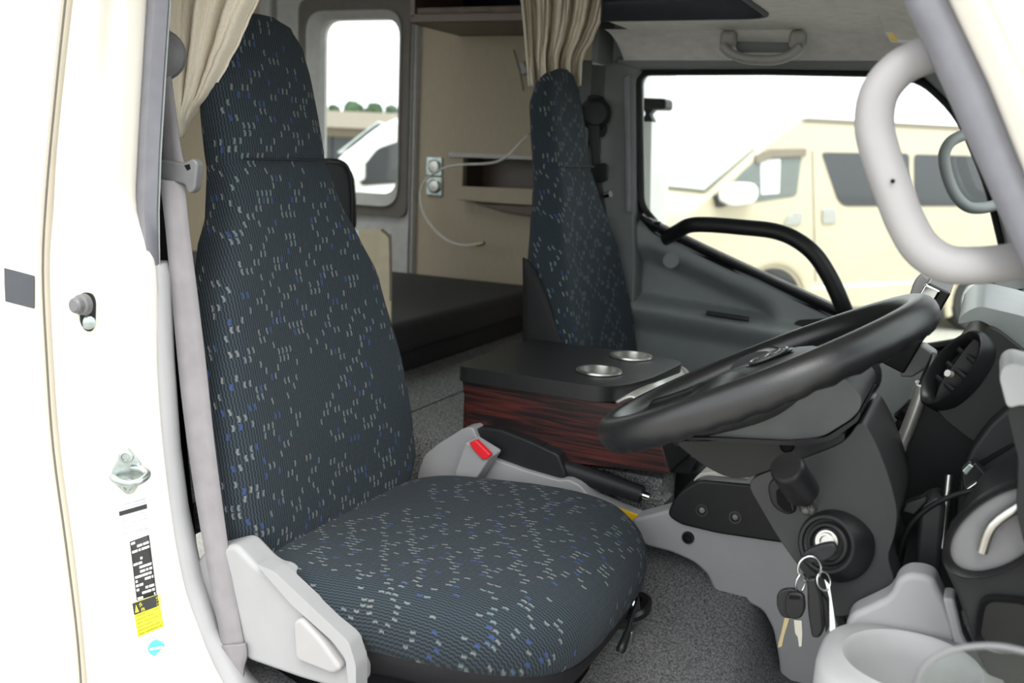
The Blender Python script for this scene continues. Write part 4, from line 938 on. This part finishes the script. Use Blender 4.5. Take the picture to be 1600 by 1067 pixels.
# ------------------------------------------------------------------ door jamb hardware and labels
from mathutils.bvhtree import BVHTree
jbv = BVHTree.FromPolygons([v.co for v in jm.data.vertices], [tuple(p.vertices) for p in jm.data.polygons])
def jam(x, y):       # a point on the jamb face
    d = (at(x, y, D=1)-CAM).normalized(); h = jbv.ray_cast(CAM, d)
    return h[0] if h[0] else at(x, y, Y=.02)
JN = (jam(200, 800)-jam(200, 700)).cross(jam(240, 740)-jam(180, 740)).normalized()
if JN.dot(CAM-jam(200, 740)) < 0: JN = -JN
JX = (jam(240, 800)-jam(180, 800)).normalized()
JO = .0012
def flat(name, px, mt, parent=None, th=.0008, lift=0):
    # sheet that follows the jamb: four corners are subdivided and dropped on the surface
    if len(px) == 4:
        n = 6; g = []
        for j in range(n+1):
            for i in range(n+1):
                x, y = bl(px, i/n, j/n); g.append(jam(x, y)+JN*(JO+lift))
        return mk(name, g, [(j*(n+1)+i, j*(n+1)+i+1, (j+1)*(n+1)+i+1, (j+1)*(n+1)+i) for j in range(n) for i in range(n)], mt, parent, solid=th if th > .0004 else 0)
    return mk(name, [jam(x, y)+JN*(JO+lift) for x, y in px], [tuple(range(len(px)))], mt, parent, smooth=False)
def bl(px, u, v):   # bilinear in a quad tl,tr,br,bl
    a, b, c, d = [Vector((*p, 0)) for p in px]; q = lerp(lerp(a, b, u), lerp(d, c, u), v); return (q.x, q.y)
# door switch
dsw = thing('door_switch', 'rubber door plunger switch on the cream jamb', 'switch', jam(136, 486))
prism('switch_base', fillet([jam(x, y) for x, y in ((124, 462), (132, 456), (146, 458), (151, 470), (150, 508), (144, 518), (134, 516), (126, 504))], .006), JN*.006, 'charcoal', dsw, bev=.002)
b0 = jam(133, 475)+JN*.005
lathe('plunger', [(.016, 0), (.0145, .008), (.0115, .010), (.011, .018), (.008, .021), (0, .021)], b0, JN*.7+Vector((-.35, -.3, 0)), 'tongue_grey', dsw, n=20)
lathe('switch_screw', [(.010, 0), (.010, .003), (.006, .005), (0, .005)], jam(140, 503)+JN*.006, JN, 'zinc', dsw, n=14)
# striker
st_ = thing('door_striker', 'zinc door striker loop on its diamond plate', 'striker', jam(200, 735))
flatp = fillet([jam(x, y)+JN*JO for x, y in ((193, 700), (201, 698), (222, 722), (224, 745), (208, 770), (198, 771), (176, 750), (174, 735))], .008)
prism('striker_plate', flatp, JN*.005, 'zinc', st_, bev=.0015)
for x, y in ((198, 711), (202, 757)): lathe('striker_bolt', [(.011, 0), (.010, .004), (.006, .005), (.005, .003), (0, .003)], jam(x, y)+JN*(JO+.005), JN, 'zinc', st_, n=16)
tube('striker_loop', [jam(180, 741)+JN*.004, jam(182, 741)+JN*.022, jam(205, 745)+JN*.034, jam(226, 741)+JN*.034, jam(234, 734)+JN*.022, jam(222, 729)+JN*.012, jam(208, 730)+JN*.004], .0055, 'zinc', st_, n=12, sm=5)
# paper labels on the jamb
rnd = random.Random(3)
def bars(q, rows, mt, parent, gaps, h, seed):
    g = random.Random(seed)
    for r_ in range(rows):
        v0 = (r_+.3)/rows; u = .06
        while u < .92:
            w_ = g.uniform(*gaps); u1 = min(.95, u+w_)
            if g.random() > .2: flat('print_line', [bl(q, u, v0), bl(q, u1, v0), bl(q, u1, v0+h/rows), bl(q, u, v0+h/rows)], mt, parent, .0002, .0012)
            u = u1+g.uniform(.02, .06)
q = [(184, 788), (230, 775), (233, 826), (190, 838)]
l1 = flat('door_label', q, 'paper_white'); tag(l1, 'white tyre pressure label under the door striker', 'label', 'labels on the door jamb')
flat('label_heading', [bl(q, .02, .22), bl(q, .98, .22), bl(q, .98, .36), bl(q, .02, .36)], 'ink_black', l1, .0002, .0011)
bars([bl(q, 0, .0), bl(q, 1, .0), bl(q, 1, .2), bl(q, 0, .2)], 2, 'ink_grey', l1, (.2, .5), .35, 5)
bars([bl(q, 0, .4), bl(q, 1, .4), bl(q, 1, 1), bl(q, 0, 1)], 6, 'ink_grey', l1, (.08, .25), .3, 6)
q = [(203, 846), (233, 835), (245, 928), (214, 938)]
l2 = flat('door_label', q, 'ink_black'); tag(l2, 'black data plate label with rows of white print', 'label', 'labels on the door jamb')
bars(q, 14, 'paper_white', l2, (.08, .35), .55, 9)
q = [(207, 942), (247, 928), (256, 978), (216, 995)]
l3 = flat('door_label', q, 'yellow_print'); tag(l3, 'yellow caution label with black heading near the jamb foot', 'label', 'labels on the door jamb')
hq = [bl(q, 0, 0), bl(q, 1, 0), bl(q, 1, .34), bl(q, 0, .34)]
flat('label_heading', hq, 'ink_black', l3, .0002, .0012)
ux = (jam(*bl(hq, 1, .5))-jam(*bl(hq, 0, .5))); uy = -(jam(*bl(hq, 0, 1))-jam(*bl(hq, 0, 0)))
if ux.cross(uy).dot(JN) < 0: pass
hh = uy.length
text('heading_text', 'タイヤ交換', jam(*bl(hq, .22, .48))+JN*(JO+.0016), ux, uy, hh*.42, 'yellow_print', l3)
text('heading_text', '作業の注意', jam(*bl(hq, .28, .94))+JN*(JO+.0016), ux, uy, hh*.38, 'yellow_print', l3)
flat('warning_triangle', [bl(hq, .06, .85), bl(hq, .2, .85), bl(hq, .13, .2)], 'yellow_print', l3, .0002, .0014)
bars([bl(q, 0, .36), bl(q, 1, .36), bl(q, 1, 1), bl(q, 0, 1)], 6, 'ink_black', l3, (.2, .5), .14, 12)
q = [(226, 993), (250, 985), (252, 997), (229, 1003)]
l4 = flat('door_label', q, 'paper_white'); tag(l4, 'small white code sticker below the yellow label', 'label', 'labels on the door jamb')
bars(q, 1, 'ink_grey', l4, (.08, .12), .5, 3)
c = jam(245, 1012); o = lathe('inspection_sticker', [(0, .0006), (.0125, .0006), (.0125, 0)], c+JN*JO, JN, 'teal_ink', n=28); tag(o, 'small round teal inspection sticker at the jamb foot', 'sticker')
mk('sticker_band', [c+JN*.0045+JX*a+Vector((0, 0, 1))*b for a, b in ((-.009, -.002), (.009, .001), (.009, .005), (-.009, .002))], [(0, 1, 2, 3)], 'paper_white', o, smooth=False)

# ------------------------------------------------------------------ camper furniture
cz = at(660, 36, Y=1.95).z
oc_ = thing('overhead_cabinet', 'brown wooden overhead cabinet above the tan wall', 'cabinet', (-.4, 2.1, cz))
cxl = at(640, 20, Y=1.95).x
box('cabinet_floor', (cxl, 1.95, cz), (.0, YW, cz+.03), 'brown_wood', oc_, bev=.006)
prism('cabinet_side', fillet([Vector((cxl, 1.95, cz)), Vector((cxl, YW, cz)), Vector((cxl, YW, 2.03)), Vector((cxl, 1.95, 2.03))], .02), (.02, 0, 0), 'brown_wood', oc_, bev=.003)
box('cabinet_back', (cxl, YW-.02, cz), (.0, YW-.002, 2.03), 'void_black', oc_, bev=0)
box('cabinet_rail', (cxl+.02, 1.96, cz+.03), (.0, 1.98, cz+.05), 'bunk_wood', oc_, bev=.003)
# niche front lip and top rail
o = pprism('shelf_lip', [(715, 291), (800, 294), (860, 297), (860, 322), (800, 319), (715, 312)], YW-.05, .05, 'tan_wall', bev=.003); tag(o, 'tan front lip of the wall niche beside the passenger headrest', 'shelf')
o = pprism('shelf_bracket', [(738, 317), (840, 322), (840, 340), (790, 332)], YW-.04, .04, 'brown_wood', bev=.004); tag(o, 'dark wedge bracket under the niche lip', 'bracket')
o = pprism('wall_rail', [(701, 238), (860, 245), (860, 251), (701, 245)], YW-.012, .012, 'door_frame_grey', bev=.002); tag(o, 'thin pale rail above the wall niche', 'rail')
for (y, lab_) in ((260, 'upper of two round wall sockets beside the entry door'), (291, 'lower of two round wall sockets beside the entry door')):
    c = at(679, y, Y=YW-.004); so = thing('wall_socket', lab_, 'socket', c, 'round wall sockets')
    box('socket_plate', c-Vector((.034, .006, .035)), c+Vector((.034, .006, .035)), 'zinc', so, bev=.003)
    lathe('socket_dial', [(.026, 0), (.026, .006), (.02, .011), (0, .012)], c+Vector((.004, -.006, 0)), (0, -1, 0), 'steel', so, n=26)
cb = thing('aerial_cable', 'loose white aerial cable curling in front of the tan wall', 'cable', at(745, 382, Y=2.2))
tube('cable_run', [at(838, 200, Y=YW-.002)]+[at(x, y, Y=2.2) for x, y in ((826, 210), (812, 224), (795, 242), (778, 252), (755, 256), (725, 257), (695, 262), (672, 275), (659, 292), (657, 315), (664, 338), (680, 360), (700, 376), (722, 383), (745, 382))], .0042, 'cord_white', cb, n=8, sm=6)
tube('cable_plug', [at(745, 382, Y=2.2), at(751, 381, Y=2.2), at(757, 379, Y=2.2)], .0075, 'brass_key', cb, n=10)
hk = thing('wall_hook', 'small clear plastic hook with cord on the tan wall', 'hook', at(815, 100, Y=YW-.01))
pprism('hook_plate', [(808, 98), (818, 96), (824, 112), (814, 118)], YW-.02, .02, 'trim_warm', hk, bev=.003, r=.006)
tube('hook_cord', [at(803, 78, Y=YW-.012), at(808, 95, Y=YW-.02), at(814, 118, Y=YW-.02), at(818, 142, Y=YW-.012)], .0022, 'charcoal', hk, n=6, sm=4)
# black sofa
sf = thing('bench_seat', 'black upholstered bench behind the passenger seat', 'bench', (-.9, 1.8, ZF))
p1, p2 = at(629, 507, Z=.535), at(793, 470, Z=.535)
q1, q2 = at(653, 559, Z=ZF+.005), at(803, 517, Z=ZF+.005)
xf = (p1.x+p2.x)/2; yn_ = p1.y-.1
box('bench_cushion', (-2.2, yn_, .45), (xf, YW-.01, .545), 'sofa_black', sf, bev=.025, seg=4)
box('bench_base', (-2.2, yn_+.02, ZF), (xf-.03, YW-.01, .452), 'sofa_black', sf, bev=.006)
# headrest of the rear bench and wooden board
hr = thing('dinette_chair', 'dark grey headrest of a rear seat peeping out behind the driver seat', 'seat', at(530, 330, D=2.9))
bb_ = [at(x, 362, D=2.93) for x in (470, 550)]; bb_ += [Vector((p.x, p.y, .549)) for p in bb_[::-1]]
prism('backrest', bb_, FW*.08, 'grey_plastic', hr, bev=.02)
hpts = [at(x, y, D=2.9) for x, y in ((470, 262), (480, 249), (515, 247), (538, 252), (549, 270), (552, 305), (553, 360), (470, 360))]
prism('headrest_pad', fillet(hpts, .03), FW*.07, 'grey_plastic', hr, bev=.02, seg=4)
for x in (490, 530): tube('headrest_post', [at(x, 350, D=2.94), at(x, 430, D=2.94)], .007, 'steel', hr)
tube('headrest_piping', [at(x, y, D=2.895) for x, y in ((478, 252), (515, 249), (537, 254), (547, 270), (551, 305), (551, 355))], .004, 'charcoal', hr, sm=4, n=6)
tb = thing('dinette_board', 'pale birch board with rounded corner behind the driver seat', 'board', at(590, 470, D=2.6))
bpx = [(560, 358), (596, 359), (607, 368), (610, 385), (611, 470), (611, 640), (560, 640)]
bp_ = [at(x, y, D=2.6) for x, y in bpx]
for p_ in bp_[-2:]: p_.z = ZF
prism('board_panel', fillet(bp_, [.001, .02, .02, .001, .001, .001, .001]), FW*.022, 'birch', tb, bev=.003)
tube('board_edging', [p_-FW*.001 for p_ in crom(bp_[1:5], 4)], .004, 'roof_tan', tb, n=6)

# ------------------------------------------------------------------ outside: vans, building, trees
def side_frame(px, D, ang):
    o = at(px, 300, D=D); r_ = Vector((math.sin(R(ang)), math.cos(R(ang)), 0)); nrm = Vector((r_.y, -r_.x, 0))
    if nrm.dot(CAM-o) < 0: nrm = -nrm
    def pp(x, y, off=0):
        d = FW+RI*((x-800)/F_PX)-UP*((y-533.5)/F_PX); t = (o-CAM).dot(nrm)/d.dot(nrm); return CAM+d*t+nrm*off
    return o, r_, nrm, pp
def van(name, label, px, D, ang, body, windows, mt, wheels, extra, width=1.9):
    o, r_, nrm, pp = side_frame(px, D, ang)
    g = -.78
    t = thing(name, label, 'van', Vector((o.x, o.y, g)))
    pts = []
    for b in body:
        p = pp(b[0], b[1])
        if b[1] > 900: p.z = g+.28
        pts.append(p)
    prism('van_body', fillet(pts, .12, 4), -nrm*width, mt, t, bev=.09, seg=4)
    for nm, poly, m_ in windows:
        prism(nm, fillet([pp(x, y, .012) for x, y in poly], .05, 4), -nrm*.03, m_, t, bev=.004)
    for wx, wr, rim in wheels:
        c = pp(wx, 470, .02); c.z = g+wr
        w_ = lathe('van_wheel', [(wr*.55, -.2), (wr*.97, -.2), (wr, -.17), (wr, -.03), (wr*.95, .0), (wr*.68, .0), (wr*.66, -.02), (0, -.03)], c, nrm, 'tyre', t, n=32)
        lathe('alloy_dish', [(wr*.66, -.02), (wr*.62, .0), (wr*.58, -.012), (wr*.2, .004), (0, .006)], c, nrm, 'alloy', w_, n=32)
        if rim:
            for k in range(6):
                a = 2*math.pi*k/6+.3; e1 = r_*math.cos(a)+Vector((0, 0, 1))*math.sin(a); e2 = r_*-math.sin(a)+Vector((0, 0, 1))*math.cos(a)
                prism('alloy_gap', [c+nrm*.004+e1*wr*.26+e2*wr*.02, c+nrm*.004+e1*wr*.56+e2*wr*.14, c+nrm*.004+e1*wr*.56-e2*wr*.14, c+nrm*.004+e1*wr*.26-e2*wr*.02], nrm*.004, 'tyre', w_, bev=0)
        c2 = c.copy()
        rg = [[c2+(r_*math.cos(2*math.pi*k/30)+Vector((0, 0, 1))*math.sin(2*math.pi*k/30))*(wr*q_)+nrm*h_ for k in range(-2, 18)] for q_, h_ in ((1.08, .0), (1.12, .02), (1.28, .02), (1.32, -.01))]
        loft('wheel_arch', rg, mt, t, caps=False, closed=False)
    extra(t, pp, nrm, r_)
    return t
def ex1(t, pp, nrm, r_):
    m_ = prism('van_mirror', fillet([pp(x, y, .2) for x, y in ((1113, 312), (1120, 290), (1140, 283), (1166, 285), (1172, 300), (1165, 316), (1130, 321))], .08), -nrm*.12, 'white_paint', t, bev=.03)
    prism('mirror_arm', [pp(x, y, .1) for x, y in ((1113, 306), (1120, 302), (1135, 318), (1118, 324))], -nrm*.1, 'tyre', m_, bev=.01)
    for px_ in (((1222, 352), (1232, 333), (1252, 331), (1250, 350)), ((1283, 350), (1284, 324), (1304, 326), (1306, 348))):
        prism('door_handle', fillet([pp(x, y, .03) for x, y in px_], .04), -nrm*.03, 'chrome', t, bev=.01)
    prism('window_notice', [pp(x, y, .018) for x, y in ((1187, 250), (1218, 248), (1216, 302), (1188, 304))], -nrm*.004, 'paper_white', t, bev=0)
    prism('rain_visor', [pp(x, y, .05) for x, y in ((1176, 243), (1200, 233), (1257, 232), (1256, 244), (1205, 246), (1180, 256))], -nrm*.04, 'roof_tan', t, bev=.01)
    prism('door_seam', [pp(x, y, .004) for x, y in ((1268, 236), (1270, 236), (1275, 440), (1273, 440))], -nrm*.01, 'roof_tan', t, bev=0)
    prism('side_stripe', [pp(x, y, .006) for x, y in ((1240, 452), (1290, 446), (1600, 430), (1600, 434), (1290, 451))], -nrm*.01, 'white_paint', t, bev=0)
    # windscreen on the sloping front
    a, b = pp(1112, 302, -.12), pp(1192, 234, -.12); f_ = -r_*.02+Vector((0, 0, .02))
    prism('windscreen', [a+f_, b+f_, b+f_-nrm*1.6, a+f_-nrm*1.6], Vector((0, 0, .012))-r_*.012, 'van_screen_glare', t, bev=0)
    prism('roof_trim', [pp(x, y, .02) for x, y in ((1240, 187), (1262, 184), (1560, 200), (1560, 206), (1262, 190))], -nrm*.03, 'roof_tan', t, bev=.005)
van('parked_van', 'beige high-roof van parked outside the passenger window', 1205, 10.3, 47,
    [(1070, 1000), (1062, 420), (1075, 335), (1108, 305), (1188, 234), (1225, 200), (1262, 187), (1640, 206), (1660, 300), (1662, 1000)],
    [('front_window', ((1124, 308), (1160, 268), (1190, 243), (1252, 240), (1244, 306), (1150, 320)), 'van_glass_light'),
     ('side_window', ((1283, 238), (1420, 240), (1420, 322), (1318, 322), (1308, 312)), 'van_glass'),
     ('side_window', ((1428, 241), (1570, 245), (1570, 322), (1428, 322)), 'van_glass')],
    'van_beige', ((1205, .36, False), (1528, .36, True)), ex1, 1.85)
def ex2(t, pp, nrm, r_):
    prism('van_mirror', fillet([pp(x, y, .2) for x, y in ((549, 262), (558, 255), (574, 254), (574, 282), (556, 282))], .06), -nrm*.12, 'white_paint', t, bev=.03)
    a, b = pp(527, 245, -.14), pp(590, 196, -.14); f_ = -r_*.01+Vector((0, 0, .03))
    prism('windscreen', [a+f_, b+f_, b+f_-nrm*1.6, a+f_-nrm*1.6], Vector((0, 0, .012))-r_*.012, 'van_screen_glare', t, bev=0)
van('parked_van', 'white slope-nosed van seen through the entry door window', 590, 9.0, 64,
    [(515, 1000), (512, 300), (518, 262), (528, 246), (590, 196), (640, 176), (900, 160), (900, 1000)],
    [('front_window', ((562, 290), (566, 262), (590, 232), (625, 220), (650, 216), (650, 284)), 'van_glass'),
     ('side_window', ((665, 216), (800, 210), (800, 280), (665, 284)), 'van_glass')],
    'white_paint', ((560, .36, False), (820, .36, False)), ex2, 1.95)
# building with a tan roof
def far(x, y, D): return at(x, y, D=D)
bl_ = thing('yard_building', 'long tan building with a low roof beyond the entry door window', 'building', Vector((far(560, 240, 30).x, far(560, 240, 30).y, -.78)))
a, b = far(380, 232, 30), far(800, 238, 30); a.z = b.z = -.78
ht = far(560, 201, 30).z; hp_ = far(560, 172, 32).z; dpt = Vector((-(b-a).y, (b-a).x, 0)).normalized()
if dpt.dot(FW) < 0: dpt = -dpt
prism('building_wall', [a, b, b+Vector((0, 0, ht+.78)), a+Vector((0, 0, ht+.78))], dpt*8, 'render_tan', bl_, bev=.02)
ra, rb = a+Vector((0, 0, ht+.78)), b+Vector((0, 0, ht+.78)); e_ = (b-a).normalized()*.5
pk = Vector((0, 0, hp_-ht))
rv = [ra-e_-dpt*.5, rb+e_-dpt*.5, rb+e_+dpt*8.5, ra-e_+dpt*8.5, ra+dpt*4+pk, rb+dpt*4+pk]
mk('building_roof', rv, [(0, 1, 5, 4), (2, 3, 4, 5), (1, 2, 5), (3, 0, 4), (0, 3, 2, 1)], 'roof_tan', bl_, smooth=False)
for k in range(9):
    c = lerp(a, b, (k+.5)/9)+Vector((0, 0, 1.6)); u_ = (b-a).normalized()
    prism('building_window', [c-u_*.5-Vector((0, 0, .4)), c+u_*.5-Vector((0, 0, .4)), c+u_*.5+Vector((0, 0, .4)), c-u_*.5+Vector((0, 0, .4))], -dpt*.05, 'van_glass', bl_, bev=.01)
for k, (x, s_) in enumerate(((522, .3), (552, .45), (585, .4), (612, .3))):
    c = far(x, 174, 46)
    bm = bmesh.new(); bmesh.ops.create_icosphere(bm, subdivisions=3, radius=1)
    rn = random.Random(k)
    vs_ = [c+v.co*(s_*(1+rn.uniform(-.22, .22))) for v in bm.verts]; fs = [tuple(v.index for v in f.verts) for f in bm.faces]; bm.free()
    t = thing('yard_tree', ['leftmost round tree crown', 'tallest round tree crown', 'second round tree crown from the right', 'small rightmost tree crown'][k]+' above the tan building roof', 'tree', Vector((c.x, c.y, -.78)), 'trees behind the tan building')
    mk('foliage', vs_, fs, 'leaf', t, ang=180); tube('trunk', [Vector((c.x, c.y, -.8)), Vector((c.x, c.y, c.z))], .12, 'brown_wood', t, n=8)
# outside mirror on the far side
mr = thing('outside_mirror', 'dark rectangular mirror on a short arm outside the passenger window', 'mirror', at(1012, 190, Y=1.97))
pprism('mirror_shell', [(985, 152), (1040, 154), (1040, 171), (985, 170)], 1.95, .08, 'charcoal', mr, bev=.01)
pprism('mirror_neck', [(1005, 170), (1022, 170), (1014, 178), (1020, 190), (1002, 190), (1008, 178)], 1.965, .04, 'charcoal', mr, bev=.004)
pprism('mirror_post', [(1004, 188), (1018, 188), (1016, 330), (1006, 330)], 1.97, .03, 'white_paint', mr, bev=.004)

# open driver door: only its glass edge reaches into the picture
od = thing('driver_door', 'rounded glass edge of the open driver door at the lower right corner', 'door', Vector((1.12, -.3, -.3)))
gpx = [at(x, y, D=.72) for x, y in ((1428, 1090), (1440, 1048), (1470, 1022), (1520, 1010), (1575, 1012), (1640, 1030))]
ge = crom(gpx, 5); gl_ = ge+[Vector((ge[-1].x, ge[-1].y, .45)), Vector((ge[0].x, ge[0].y, .45))]
prism('door_glass', gl_, FW*.005, 'window_glass', od, bev=0)
tube('glass_run', ge, .0022, 'tongue_grey', od, n=8)
box('door_shell', (ge[0].x-.03, ge[0].y-.02, -.3), (ge[-1].x+.03, ge[-1].y+.03, .47), 'cream_paint', od, bev=.02)
